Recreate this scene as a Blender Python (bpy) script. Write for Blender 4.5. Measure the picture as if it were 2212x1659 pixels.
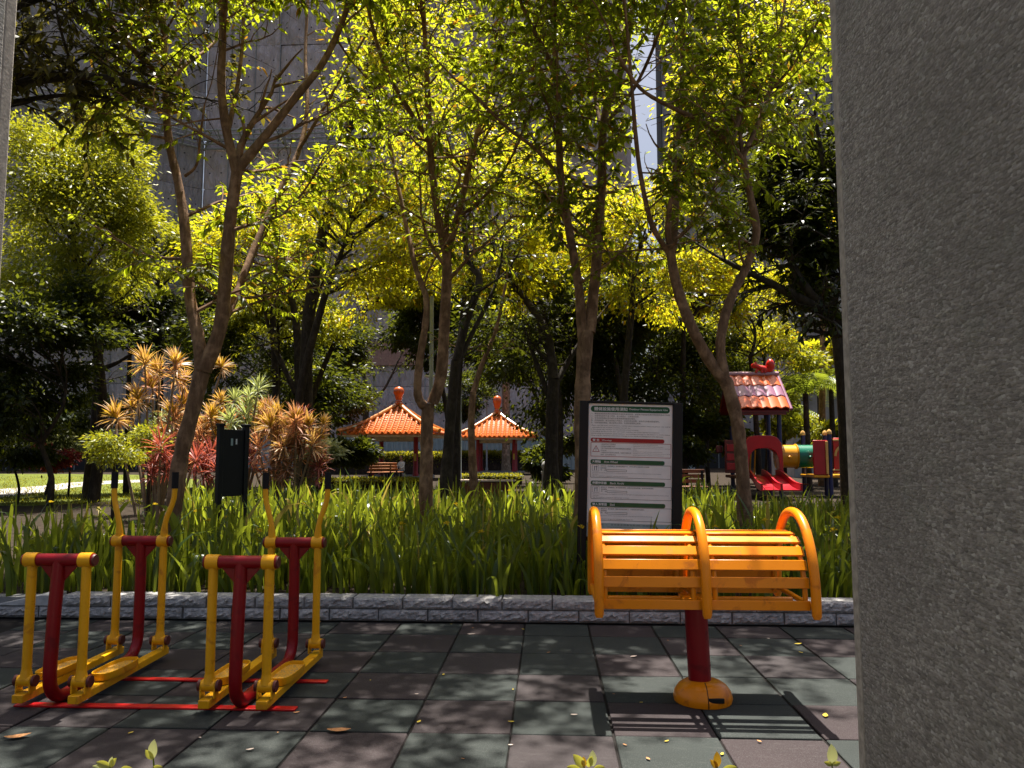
import bpy, bmesh, math, random
import numpy as np
from mathutils import Vector, Matrix, Euler

for o in list(bpy.data.objects):
    bpy.data.objects.remove(o)
S = bpy.context.scene
C = S.collection
R = math.radians
rng = np.random.default_rng(7)
random.seed(7)

# ------------------------------------------------------------------ camera, sky, sun, exposure
CAM_H, FPX = 1.35, 1661.0
PITCH, YAW = math.atan(150.5 / FPX), R(2.65)
cd = bpy.data.cameras.new('camera'); cam = bpy.data.objects.new('camera', cd); C.objects.link(cam)
cam.location = (0, 0, CAM_H); cam.rotation_euler = (math.pi / 2 + PITCH, 0, YAW)
cd.sensor_width = 36; cd.lens = 36 * FPX / 2212; cd.clip_start = .05; cd.clip_end = 3000
S.camera = cam
SUN_EL, SUN_AZ = R(73), R(3)              # the sun stands high, beyond the garden, a little to the east of straight ahead
w = bpy.data.worlds.new('World'); S.world = w; w.use_nodes = True
nt = w.node_tree; nt.nodes.clear()
sk = nt.nodes.new('ShaderNodeTexSky'); sk.sky_type = 'NISHITA'; sk.sun_disc = False
sk.sun_elevation = SUN_EL; sk.sun_rotation = SUN_AZ; sk.dust_density = 6.0; sk.air_density = 1.0
bg = nt.nodes.new('ShaderNodeBackground'); bg.inputs[1].default_value = .052
wo = nt.nodes.new('ShaderNodeOutputWorld')
nt.links.new(sk.outputs[0], bg.inputs[0]); nt.links.new(bg.outputs[0], wo.inputs[0])
sl = bpy.data.lights.new('sun', 'SUN'); sl.energy = 5.0; sl.angle = R(.53); sl.color = (1, .95, .86)
sun = bpy.data.objects.new('sun', sl); C.objects.link(sun); sun.location = (0, 30, 60)
sdir = Vector((math.sin(SUN_AZ) * math.cos(SUN_EL), math.cos(SUN_AZ) * math.cos(SUN_EL), math.sin(SUN_EL)))
sun.rotation_euler = (-sdir).to_track_quat('-Z', 'Y').to_euler()
S.view_settings.view_transform = 'Standard'; S.view_settings.look = 'None'
S.view_settings.exposure = 1.4; S.view_settings.gamma = 1.0
S.render.engine = 'CYCLES'
cy = S.cycles
cy.max_bounces = 4; cy.diffuse_bounces = 1; cy.glossy_bounces = 2; cy.transmission_bounces = 2; cy.transparent_max_bounces = 4
cy.caustics_reflective = False; cy.caustics_refractive = False
try:
    cy.use_denoising = True; cy.denoiser = 'OPENIMAGEDENOISE'
except Exception:
    pass

# ------------------------------------------------------------------ survey: from a sighting in the photograph to metres
_fw = np.array([-math.sin(YAW) * math.cos(PITCH), math.cos(YAW) * math.cos(PITCH), math.sin(PITCH)])
_rt = np.array([math.cos(YAW), math.sin(YAW), 0.0]); _up = np.cross(_rt, _fw)
def ray(x, y): return _fw + _rt * (x - 1106) / FPX + _up * (829.5 - y) / FPX
def at(x, y, Y):
    d = ray(x, y); return np.array([0, 0, CAM_H]) + d * (Y / d[1])
def gz(x, y, z=0.0):
    d = ray(x, y); return np.array([0, 0, CAM_H]) + d * ((z - CAM_H) / d[2])
def mpx(Y): return Y / FPX

# ------------------------------------------------------------------ objects
ORG = {}
def org(o): return ORG.get(o.name, Vector((0, 0, 0))) if o is not None else Vector((0, 0, 0))
def tag(o, label=None, cat=None, group=None, kind=None):
    if label: o['label'] = label
    if cat: o['category'] = cat
    if group: o['group'] = group
    if kind: o['kind'] = kind
    return o
def thing(name, label, cat, loc=(0, 0, 0), group=None, rz=0.0):
    o = bpy.data.objects.new(name, None); C.objects.link(o); o.empty_display_size = .1
    o.location = loc; o.rotation_euler = (0, 0, rz)
    ORG[o.name] = Vector(loc)
    return tag(o, label, cat, group)
def link(name, me, parent=None, m=None):
    o = bpy.data.objects.new(name, me); C.objects.link(o)
    if parent is not None:
        o.parent = parent; ORG[o.name] = org(parent)
    if m is not None and not me.materials: me.materials.append(m)
    return o
def copy_tree(o, parent=None):
    c = o.copy(); C.objects.link(c); c.parent = parent
    for ch in list(o.children): copy_tree(ch, c)
    return c

class MB:
    def __init__(s): s.v = []; s.f = []; s.mi = []
    def add(s, vs, fs, mi=0):
        b = len(s.v); s.v += [tuple(map(float, q)) for q in vs]
        s.f += [tuple(b + i for i in q) for q in fs]; s.mi += [mi] * len(fs); return s
    def box(s, c, d, rot=None, mi=0):
        x, y, z = d[0] / 2, d[1] / 2, d[2] / 2
        vs = [Vector(q) for q in ((-x, -y, -z), (x, -y, -z), (x, y, -z), (-x, y, -z), (-x, -y, z), (x, -y, z), (x, y, z), (-x, y, z))]
        if rot is not None:
            M = Euler(rot).to_matrix(); vs = [M @ q for q in vs]
        c = Vector(c)
        return s.add([q + c for q in vs], [(0, 3, 2, 1), (4, 5, 6, 7), (0, 1, 5, 4), (1, 2, 6, 5), (2, 3, 7, 6), (3, 0, 4, 7)], mi)
    def tube(s, pts, r, n=10, cap=True, mi=0, closed=False):
        pts = [Vector(p) for p in pts]; k = len(pts)
        rs = list(r) if hasattr(r, '__len__') else [r] * k
        tang = []
        for i in range(k):
            a = pts[(i - 1) % k] if (i > 0 or closed) else pts[0]
            b = pts[(i + 1) % k] if (i < k - 1 or closed) else pts[-1]
            t = b - a; tang.append(t.normalized() if t.length > 1e-9 else Vector((0, 0, 1)))
        up = Vector((0, 0, 1)) if abs(tang[0].z) < .9 else Vector((1, 0, 0))
        u = tang[0].cross(up).normalized(); vs = []
        for i in range(k):
            u = (u - tang[i] * u.dot(tang[i])).normalized(); q = tang[i].cross(u)
            for j in range(n):
                a = 2 * math.pi * j / n
                vs.append(pts[i] + (u * math.cos(a) + q * math.sin(a)) * rs[i])
        fs = []
        for i in range(k if closed else k - 1):
            i2 = (i + 1) % k
            for j in range(n):
                j2 = (j + 1) % n
                fs.append((i * n + j, i * n + j2, i2 * n + j2, i2 * n + j))
        if cap and not closed:
            fs.append(tuple(range(n - 1, -1, -1))); fs.append(tuple((k - 1) * n + j for j in range(n)))
        return s.add(vs, fs, mi)
    def lathe(s, prof, c=(0, 0, 0), n=20, mi=0):
        c = Vector(c); k = len(prof); vs = []
        for r, z in prof:
            for j in range(n):
                a = 2 * math.pi * j / n; vs.append(c + Vector((r * math.cos(a), r * math.sin(a), z)))
        fs = [(i * n + j, i * n + (j + 1) % n, (i + 1) * n + (j + 1) % n, (i + 1) * n + j) for i in range(k - 1) for j in range(n)]
        fs.append(tuple(range(n - 1, -1, -1))); fs.append(tuple((k - 1) * n + j for j in range(n)))
        return s.add(vs, fs, mi)
    def prism(s, poly, y0, y1, axis='y', mi=0):
        # poly: 2D outline (counter-clockwise seen from -axis); extruded from y0 to y1
        k = len(poly)
        def P(a, b, t):
            return {'y': (a, t, b), 'x': (t, a, b), 'z': (a, b, t)}[axis]
        vs = [P(a, b, y0) for a, b in poly] + [P(a, b, y1) for a, b in poly]
        fs = [tuple(range(k)), tuple(range(2 * k - 1, k - 1, -1))] + [(i, k + i, k + (i + 1) % k, (i + 1) % k) for i in range(k)]
        return s.add(vs, fs, mi)
    def mesh(s, name, off=Vector((0, 0, 0)), smooth=True, angle=40):
        me = bpy.data.meshes.new(name)
        me.from_pydata([(a - off.x, b - off.y, c - off.z) for a, b, c in s.v], [], s.f)
        if s.mi and max(s.mi) > 0: me.polygons.foreach_set('material_index', s.mi)
        bm = bmesh.new(); bm.from_mesh(me); bmesh.ops.recalc_face_normals(bm, faces=bm.faces); bm.to_mesh(me); bm.free()
        if smooth:
            me.shade_smooth()
            try: me.set_sharp_from_angle(angle=R(angle))
            except Exception: pass
        me.update(); return me
    def build(s, name, m, parent=None, bevel=0, smooth=True, world=False, angle=40):
        me = s.mesh(name, org(parent) if world else Vector((0, 0, 0)), smooth, angle)
        for q in (m if isinstance(m, (list, tuple)) else [m]): me.materials.append(q)
        o = link(name, me, parent)
        if bevel:
            b = o.modifiers.new('bevel', 'BEVEL'); b.width = bevel; b.segments = 2; b.limit_method = 'ANGLE'; b.angle_limit = R(35)
        return o
def box_obj(name, c, d, m, parent=None, bevel=0, rot=None, world=False):
    return MB().box(c, d, rot).build(name, m, parent, bevel, smooth=True, world=world)
def raw_mesh(name, co, tris, m):
    me = bpy.data.meshes.new(name); n = len(co); k, q = tris.shape
    me.vertices.add(n); me.vertices.foreach_set('co', np.ascontiguousarray(co, dtype=np.float32).ravel())
    me.loops.add(k * q); me.loops.foreach_set('vertex_index', np.ascontiguousarray(tris, dtype=np.int32).ravel())
    me.polygons.add(k); me.polygons.foreach_set('loop_start', np.arange(0, k * q, q, dtype=np.int32))
    me.update(calc_edges=True); me.materials.append(m); return me
def arc(c, r, a0, a1, n, plane='yz'):
    out = []
    for i in range(n + 1):
        a = a0 + (a1 - a0) * i / n; u, v = r * math.cos(a), r * math.sin(a)
        out.append((c[0], c[1] + u, c[2] + v) if plane == 'yz' else (c[0] + u, c[1], c[2] + v) if plane == 'xz' else (c[0] + u, c[1] + v, c[2]))
    return out

# ------------------------------------------------------------------ materials
class NT:
    def __init__(s, name):
        s.m = bpy.data.materials.new(name); s.m.use_nodes = True; s.t = s.m.node_tree; s.t.nodes.clear()
        s.out = s.n('ShaderNodeOutputMaterial')
    def n(s, t, **k):
        q = s.t.nodes.new(t)
        for a, b in k.items(): setattr(q, a, b)
        return q
    def l(s, a, b): s.t.links.new(a, b)
    def val(s, sock, v):
        if isinstance(v, bpy.types.NodeSocket): s.l(v, sock)
        else: sock.default_value = v
    def coord(s, which='Object', scale=(1, 1, 1), rot=(0, 0, 0)):
        c = s.n('ShaderNodeTexCoord'); mp = s.n('ShaderNodeMapping')
        mp.inputs['Scale'].default_value = scale; mp.inputs['Rotation'].default_value = rot
        s.l(c.outputs[which], mp.inputs[0]); return mp.outputs[0]
    def geo(s, scale=(1, 1, 1), rot=(0, 0, 0)):
        c = s.n('ShaderNodeNewGeometry'); mp = s.n('ShaderNodeMapping')
        mp.inputs['Scale'].default_value = scale; mp.inputs['Rotation'].default_value = rot
        s.l(c.outputs['Position'], mp.inputs[0]); return mp.outputs[0]
    def noise(s, vec, scale, detail=4, rough=.55, dist=0):
        q = s.n('ShaderNodeTexNoise'); s.l(vec, q.inputs['Vector']); q.inputs['Scale'].default_value = scale
        q.inputs['Detail'].default_value = detail; q.inputs['Roughness'].default_value = rough; q.inputs['Distortion'].default_value = dist
        return q.outputs[0]
    def ramp(s, fac, stops, const=False):
        q = s.n('ShaderNodeValToRGB'); e = q.color_ramp.elements
        if const: q.color_ramp.interpolation = 'CONSTANT'
        while len(e) < len(stops): e.new(.5)
        for i, (p, c) in enumerate(stops): e[i].position = p; e[i].color = (*c, 1) if len(c) == 3 else c
        s.l(fac, q.inputs[0]); return q.outputs[0]
    def mixc(s, fac, a, b, mode='MIX'):
        q = s.n('ShaderNodeMix', data_type='RGBA', blend_type=mode)
        s.val(q.inputs[0], fac)
        for i, v in ((6, a), (7, b)):
            s.val(q.inputs[i], v if isinstance(v, bpy.types.NodeSocket) else (*v, 1))
        return q.outputs[2]
    def math(s, op, a, b=0.0, c=0.0):
        q = s.n('ShaderNodeMath', operation=op); s.val(q.inputs[0], a); s.val(q.inputs[1], b); s.val(q.inputs[2], c); return q.outputs[0]
    def bump(s, h, strength=.4, dist=.01):
        q = s.n('ShaderNodeBump'); q.inputs['Strength'].default_value = strength; q.inputs['Distance'].default_value = dist
        s.l(h, q.inputs['Height']); return q.outputs[0]
    def prin(s, col, rough=.6, spec=.5, normal=None, metal=0, coat=0):
        p = s.n('ShaderNodeBsdfPrincipled')
        s.val(p.inputs['Base Color'], col if isinstance(col, bpy.types.NodeSocket) else (*col, 1))
        s.val(p.inputs['Roughness'], rough); p.inputs['Specular IOR Level'].default_value = spec; p.inputs['Metallic'].default_value = metal
        p.inputs['Coat Weight'].default_value = coat; p.inputs['Coat Roughness'].default_value = .15
        if normal is not None: s.l(normal, p.inputs['Normal'])
        return p.outputs[0]
    def done(s, sh): s.l(sh, s.out.inputs[0]); return s.m

def plain(name, col, rough=.6, spec=.5, var=.25, scale=6, bump=0, bscale=60, metal=0, coat=0):
    t = NT(name); g = t.geo(); n = t.noise(g, scale, 5)
    c = t.ramp(n, [(.3, tuple(q * (1 - var) for q in col)), (.7, tuple(min(1, q * (1 + var)) for q in col))])
    nm = t.bump(t.noise(g, bscale, 4), bump, .004) if bump else None
    return t.done(t.prin(c, rough, spec, nm, metal, coat))
def paint(name, col, worn, rough=.32):
    # painted steel: hand-worn darker patches, faint orange-peel
    t = NT(name); g = t.geo()
    patch = t.ramp(t.noise(g, 9, 5, .6, .6), [(.56, (0, 0, 0)), (.66, (1, 1, 1))])
    fine = t.ramp(t.noise(g, 55, 4, .6), [(.6, (0, 0, 0)), (.72, (1, 1, 1))])
    soft = t.noise(g, 3, 3)
    base = t.mixc(soft, tuple(q * .85 for q in col), tuple(min(1, q * 1.1) for q in col))
    c = t.mixc(t.math('MULTIPLY', patch, .6), base, worn)
    c = t.mixc(t.math('MULTIPLY', fine, .18), c, worn)
    rg = t.math('ADD', t.math('MULTIPLY', patch, .2), rough)
    return t.done(t.prin(c, rg, .32, t.bump(t.noise(g, 130, 3), .08, .002)))
def leaf_mat(name, dark, light, trans, tw=.5, rough=.38, spec=.45, yellow=None, yfrac=.06):
    t = NT(name); gi = t.n('ShaderNodeNewGeometry'); rnd = gi.outputs['Random Per Island']
    d = t.ramp(rnd, [(0, dark), (1, light)])
    tr = t.ramp(rnd, [(0, tuple(q * .7 for q in trans)), (1, trans)])
    if yellow:
        r2 = t.math('FRACT', t.math('MULTIPLY', rnd, 37.7))
        m = t.math('LESS_THAN', r2, yfrac)
        d = t.mixc(m, d, yellow); tr = t.mixc(m, tr, yellow)
    p = t.prin(d, rough, spec)
    q = t.n('ShaderNodeBsdfTranslucent'); t.l(tr, q.inputs[0])
    mx = t.n('ShaderNodeMixShader'); mx.inputs[0].default_value = tw; t.l(p, mx.inputs[1]); t.l(q.outputs[0], mx.inputs[2])
    return t.done(mx.outputs[0])

M = {}
M['yellow'] = paint('yellow_paint', (.86, .41, .008), (.50, .17, .012))
M['amber'] = paint('amber_paint', (.86, .26, .004), (.46, .10, .008), .28)
M['red'] = paint('red_paint', (.24, .002, .007), (.12, .003, .005), .34)
M['bright_red'] = paint('bright_red_paint', (.55, .010, .012), (.25, .006, .008), .35)
M['cap_brown'] = plain('cap_rubber', (.10, .018, .012), .5)
M['black_rubber'] = plain('black_rubber', (.006, .006, .007), .75, .3, bump=.4, bscale=220)
M['black_metal'] = plain('black_metal', (.005, .005, .006), .55, .3)
M['pedal_grip'] = None
t = NT('pedal_tread'); g = t.geo(); v = t.n('ShaderNodeTexVoronoi'); t.l(g, v.inputs[0]); v.inputs['Scale'].default_value = 75
wear = t.ramp(v.outputs[0], [(.28, (.30, .20, .14)), (.42, (.72, .36, .03))])
M['pedal_grip'] = t.done(t.prin(wear, .5, .4, t.bump(v.outputs[0], .6, .004)))

def rubber(name, a, b):
    t = NT(name); g = t.geo(); oi = t.n('ShaderNodeObjectInfo')
    big = t.noise(g, 1.7, 4, .6); gr = t.noise(g, 240, 2, .7); sc = t.noise(t.geo((3, 14, 3), (0, 0, .4)), 3, 4, .6)
    c = t.mixc(oi.outputs['Random'], a, b)
    c = t.mixc(t.ramp(big, [(.35, (0, 0, 0)), (.7, (.5, .5, .5))]), c, tuple(q * .55 for q in a))
    c = t.mixc(t.math('MULTIPLY', t.ramp(gr, [(.52, (0, 0, 0)), (.7, (1, 1, 1))]), .40), c, (.14, .138, .135))
    c = t.mixc(t.math('MULTIPLY', t.ramp(sc, [(.58, (0, 0, 0)), (.75, (1, 1, 1))]), .10), c, (.24, .23, .21))
    return t.done(t.prin(c, .88, .25, t.bump(gr, .55, .003)))
M['rubber_green'] = rubber('rubber_green', (.023, .029, .026), (.031, .037, .034))
M['rubber_maroon'] = rubber('rubber_maroon', (.038, .026, .027), (.039, .032, .033))
M['joint'] = plain('joint_dirt', (.018, .016, .015), .95, .1)
M['soil'] = plain('soil', (.035, .026, .018), .95, .1, .5, 12, .6, 40)

def granite(name, base):
    # washed stone-chip render: pale and dark chips in a warm matrix, brushed along the face
    t = NT(name); g = t.geo((1, .55, 1)); g1 = t.geo((1.6, .55, 3.6), (.05, 0, 0)); g0 = t.geo()
    v = t.n('ShaderNodeTexVoronoi'); t.l(g, v.inputs[0]); v.inputs['Scale'].default_value = 150; v.inputs['Randomness'].default_value = 1
    sx = t.n('ShaderNodeSeparateColor'); t.l(v.outputs['Color'], sx.inputs[0])
    st = t.noise(g1, 26, 6, .75, .4); big = t.noise(g0, 1.6, 5, .6); mid = t.noise(g0, 9, 4, .6)
    chip = t.ramp(sx.outputs[0], [(0, tuple(q * .38 for q in base)), (.45, tuple(q * .75 for q in base)), (.74, tuple(q * 1.2 for q in base)), (.90, (.50, .47, .43)), (1, (.80, .77, .72))])
    streak = t.ramp(st, [(.34, tuple(q * .40 for q in base)), (.52, base), (.70, tuple(min(1, q * 1.55) for q in base))])
    c = t.mixc(.5, chip, streak)
    c = t.mixc(t.ramp(big, [(.42, (0, 0, 0)), (.72, (.55, .55, .55))]), c, tuple(q * .5 for q in base))
    c = t.mixc(t.ramp(mid, [(.55, (0, 0, 0)), (.75, (.30, .30, .30))]), c, (.25, .27, .22))
    h = t.math('ADD', st, t.math('MULTIPLY', t.math('SUBTRACT', 1.0, v.outputs['Distance']), .35))
    return t.done(t.prin(c, .82, .3, t.bump(h, .9, .012)))
M['granite'] = granite('washed_stone_render', (.37, .335, .305))
M['granite_edge'] = plain('sawn_granite', (.40, .35, .30), .8, .3, .3, 40, .4, 120)
def block_mat(name, base):
    t = NT(name); g = t.geo(); oi = t.n('ShaderNodeObjectInfo')
    n = t.noise(g, 34, 5, .65); b = t.noise(g, 130, 3)
    c = t.ramp(n, [(.3, tuple(q * .5 for q in base)), (.55, base), (.8, tuple(q * 1.35 for q in base))])
    c = t.mixc(t.math('MULTIPLY', oi.outputs['Random'], .35), c, tuple(q * .6 for q in base))
    return t.done(t.prin(c, .9, .25, t.bump(t.math('ADD', n, t.math('MULTIPLY', b, .3)), 1.0, .012)))
M['block'] = block_mat('split_concrete', (.50, .475, .46))
M['coping'] = plain('smooth_concrete', (.48, .47, .46), .85, .3, .25, 14, .3, 80)
M['mortar'] = plain('mortar', (.22, .215, .21), .9)

def bark(name, a, b):
    t = NT(name); g = t.geo((1, 1, .35)); g0 = t.geo()
    n = t.noise(g, 16, 6, .65, .4); p = t.noise(g0, 5, 4, .6)
    c = t.ramp(n, [(.3, tuple(q * .55 for q in a)), (.5, a), (.72, b)])
    c = t.mixc(t.math('MULTIPLY', t.ramp(p, [(.52, (0, 0, 0)), (.66, (1, 1, 1))]), .5), c, tuple(min(1, q * 1.5) for q in b))
    return t.done(t.prin(c, .85, .25, t.bump(n, .8, .012)))
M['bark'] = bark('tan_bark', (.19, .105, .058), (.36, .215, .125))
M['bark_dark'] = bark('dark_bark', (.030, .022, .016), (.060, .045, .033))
M['bark_pale'] = bark('pale_bark', (.20, .15, .10), (.42, .33, .25))
YL = (.42, .22, .015)
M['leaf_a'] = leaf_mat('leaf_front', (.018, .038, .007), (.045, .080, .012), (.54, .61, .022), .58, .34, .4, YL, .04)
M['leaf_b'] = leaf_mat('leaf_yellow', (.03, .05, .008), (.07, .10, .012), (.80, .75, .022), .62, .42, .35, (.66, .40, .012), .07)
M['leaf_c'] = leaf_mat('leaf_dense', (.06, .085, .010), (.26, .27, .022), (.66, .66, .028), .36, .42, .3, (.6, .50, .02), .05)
M['leaf_d'] = leaf_mat('leaf_deep_shade', (.005, .011, .003), (.013, .026, .006), (.20, .23, .015), .35, .38, .22)  # near-black green: deep canopy shade put into the leaf colour
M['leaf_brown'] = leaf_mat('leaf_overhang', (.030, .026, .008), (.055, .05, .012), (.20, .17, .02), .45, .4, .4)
M['iris'] = leaf_mat('iris_leaf', (.012, .034, .006), (.042, .085, .012), (.40, .46, .030), .46, .34, .5, (.42, .32, .06), .07)
M['iris_flower'] = leaf_mat('iris_petal', (.75, .50, .01), (.80, .58, .02), (.6, .42, .01), .4, .5, .3)
M['hedge'] = leaf_mat('hedge_leaf', (.05, .07, .01), (.10, .12, .015), (.45, .40, .02), .5, .45, .3)
M['palm'] = leaf_mat('palm_leaf', (.03, .06, .01), (.05, .09, .015), (.34, .40, .03), .45, .35, .5)
M['shoot'] = leaf_mat('variegated_leaf', (.30, .34, .03), (.55, .56, .30), (.65, .60, .06), .45, .35, .5)
M['shoot_orange'] = leaf_mat('young_leaf', (.45, .22, .02), (.5, .30, .02), (.6, .32, .02), .45, .35, .5)
M['white_leaf'] = leaf_mat('pale_leaf', (.22, .28, .10), (.62, .66, .45), (.6, .6, .22), .45, .4, .4)
M['red_leaf'] = leaf_mat('red_leaf', (.10, .012, .02), (.26, .05, .05), (.35, .05, .04), .4, .4, .4)
def spike(name, a, b, tr):
    return leaf_mat(name, a, b, tr, .42, .4, .4)
M['drac_gold'] = spike('dracaena_gold', (.48, .22, .07), (.90, .72, .48), (.82, .48, .10))
M['drac_rust'] = spike('dracaena_rust', (.44, .15, .07), (.86, .58, .42), (.78, .36, .12))
M['drac_red'] = spike('dracaena_red', (.24, .03, .03), (.66, .26, .22), (.55, .12, .06))
M['drac_green'] = spike('dracaena_green', (.14, .20, .06), (.62, .66, .46), (.55, .6, .15))
M['drac_crown'] = spike('dracaena_heart', (.55, .30, .02), (.72, .46, .03), (.8, .52, .03))
M['stem'] = plain('cane_stem', (.22, .15, .09), .8)
M['roof_tile'] = plain('glazed_tile', (.52, .12, .012), .32, .5, .35, 9, .15, 60, coat=.2)
M['roof_ridge'] = plain('glazed_ridge', (.60, .20, .02), .3, .5, .3, 8, coat=.25)
M['finial'] = plain('glazed_finial', (.50, .10, .012), .25, .5, .2, 5, coat=.4)
M['eave'] = plain('eave_plaster', (.62, .56, .46), .8)
M['col_red'] = plain('column_red', (.30, .006, .010), .45)
M['concrete'] = plain('concrete', (.34, .33, .32), .85, .3, .25, 1.2, .2, 30)
M['near_black'] = plain('dark_opening', (.012, .012, .013), .7)
M['wood'] = plain('bench_wood', (.34, .12, .03), .55, .4, .35, 14)
M['wood_dark'] = plain('dark_wood', (.16, .05, .02), .6, .4, .3, 12)
M['steel'] = plain('grey_steel', (.30, .32, .33), .5, .5, .15)
M['path'] = plain('path_paving', (.40, .37, .34), .9, .2, .25, 2.5, .3, 30)
M['lawn'] = plain('lawn', (.10, .12, .012), .9, .2, .5, 3, .8, 45)
M['ground'] = plain('ground', (.045, .045, .028), .95, .1, .5, 1.5, .5, 20)
M['hoarding'] = plain('hoarding', (.36, .42, .42), .55, .4, .1, 3)
M['sign_white'] = plain('sign_white', (.82, .81, .79), .45, .4, .08, 7)
M['sign_band'] = plain('sign_foot_band', (.30, .40, .40), .45, .4, .06, 7)
M['sign_green'] = plain('sign_green', (.006, .085, .030), .45, .4, .12, 7)
M['sign_red'] = plain('sign_red', (.34, .006, .010), .45, .4, .1, 7)
M['ink'] = plain('ink', (.035, .035, .04), .6, .3, .1)
M['ink_grey'] = plain('ink_grey', (.14, .14, .14), .6, .3, .2)
M['ink_white'] = plain('ink_white', (.72, .74, .72), .5, .4, .08)
M['dry'] = plain('dry_leaf', (.46, .22, .09), .8, .2, .4, 60)
M['dry_yellow'] = plain('dry_yellow_leaf', (.62, .46, .06), .7, .2, .3, 60)
M['dry_pale'] = plain('dry_pale_leaf', (.62, .50, .42), .8, .2, .3, 60)
for k, c in dict(blue=(.008, .018, .11), play_red=(.42, .006, .018), play_dark_red=(.14, .008, .012), play_scarlet=(.62, .022, .012), play_yellow=(.78, .34, .006), play_green=(.006, .17, .10), play_orange=(.70, .11, .006), play_purple=(.30, .12, .20), play_pink=(.46, .25, .32), cap_yellow=(.72, .42, .12)).items():
    M[k] = plain('plastic_' + k, c, .3, .5, .12, 4, coat=.25)
M['skin'] = plain('skin', (.45, .25, .17), .6)
M['shirt'] = plain('shirt_white', (.70, .70, .70), .9)
M['trousers'] = plain('trousers', (.03, .03, .05), .9)
M['hair'] = plain('hair', (.01, .008, .007), .6)
M['pink'] = plain('pink_bloom', (.62, .16, .22), .7)

# ================================================================== THE SETTING
MB().box((0, 450, -.28), (2400, 1600, .5)).build('ground', M['ground'], smooth=False)
bpy.data.objects['ground']['kind'] = 'structure'
TX, TY, JX, JY = .4965, .507, .3115, 3.85
fl = MB().box((0, 4.25, -.0115), (9.93, 4.2, .001)).box((0, 4.25, -.0215), (9.95, 4.22, .018)).build('rubber_floor', M['joint'], smooth=False)
tag(fl, kind='structure')
tile_me = []
for k in range(4):
    q = MB().box((0, 0, -.0065), (TX - .010 - .0015 * k, TY - .010 - .001 * k, .013)); me = q.mesh('rubber_tile'); me.materials.append(M['rubber_green']); tile_me.append(me)
tile_mr = []
for k in range(4):
    me = tile_me[k].copy(); me.materials.clear(); me.materials.append(M['rubber_maroon']); tile_mr.append(me)
for i in range(-9, 5):
    for j in range(-2, 5):
        x0, y0 = JX + TX * (i + .5), JY + TY * (j + .5)
        if x0 < -4.8 or x0 > 2.9: continue
        mar = (i + j) % 2 == 0
        if random.random() < .13: mar = not mar
        o = link('rubber_tile', (tile_mr if mar else tile_me)[random.randrange(4)], fl)
        o.location = (x0 + random.gauss(0, .0012), y0 + random.gauss(0, .0012), random.uniform(-.0025, .0015))
        o.rotation_euler = (random.gauss(0, .003), random.gauss(0, .003), random.gauss(0, .003))
        if j == 4: o.scale.y = .75; o.location.y -= TY * .125
        b = o.modifiers.new('bevel', 'BEVEL'); b.width = .004; b.segments = 1
gd = MB().box((0, 68.4, .06), (160, 123.6, .14)).build('garden_ground', M['soil'], smooth=False); tag(gd, kind='structure')

# ------------------------------------------------------------------ kerb wall: two courses of split-face blocks
KY, KZ = 6.31, .098
kw = thing('kerb_wall', 'low grey kerb of rough split-face blocks edging the iris bed', 'kerb', (0, KY, 0))
MB().box((-.6, KY + .105, .078), (9.6, .15, .166)).build('mortar_core', M['mortar'], kw, world=True, smooth=False)
def split_block(wid, seed, hgt=.086):
    r2 = np.random.default_rng(seed); nx, nz = 14, 5; vs = []; fs = []
    for j in range(nz + 1):
        for i in range(nx + 1):
            e = i in (0, nx) or j in (0, nz)
            yy = 0.012 if e else -float(abs(r2.normal(0, .008))) + .003
            vs.append((-wid / 2 + wid * i / nx + (0 if e else r2.normal(0, .006)), yy, hgt * j / nz + (0 if e else r2.normal(0, .003))))
    W = nx + 1
    for j in range(nz):
        for i in range(nx): fs.append((j * W + i, j * W + i + 1, (j + 1) * W + i + 1, (j + 1) * W + i))
    b = len(vs); D = .19
    vs += [(-wid / 2, D, 0), (wid / 2, D, 0), (wid / 2, D, hgt), (-wid / 2, D, hgt)]
    fs += [(b, b + 3, b + 2, b + 1), tuple([nz * W + i for i in range(W)] + [b + 2, b + 3]), tuple([W - 1 - i for i in range(W)] + [b, b + 1]),
           tuple([j * W for j in range(nz, -1, -1)] + [b, b + 3][::1]), tuple([j * W + nx for j in range(nz + 1)] + [b + 2, b + 1])]
    m = MB().add(vs, fs); me = m.mesh('kerb_block', smooth=False); me.materials.append(M['block']); return me
BW = .405
blk = [split_block(BW - .012, 50 + k) for k in range(6)]
for c in range(2):
    for i in range(-12, 9):
        x = .04 + BW * i + (BW * .48 if c else 0) + random.gauss(0, .002)
        if c == 1 and x < -4.08: continue
        o = link('kerb_block', blk[(i * 5 + c * 3) % 6], kw); o.location = (x, random.gauss(0, .003), .004 + c * .094)
        o.rotation_euler = (0, 0, random.gauss(0, .004))
# smooth coping edge of the upper course, and the sloping end stone
wedge = MB().prism([(-4.62, .096), (-4.095, .096), (-4.095, .187), (-4.2, .186)], KY, KY + .19).build('end_stone', M['coping'], kw, .006, world=True)

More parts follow.
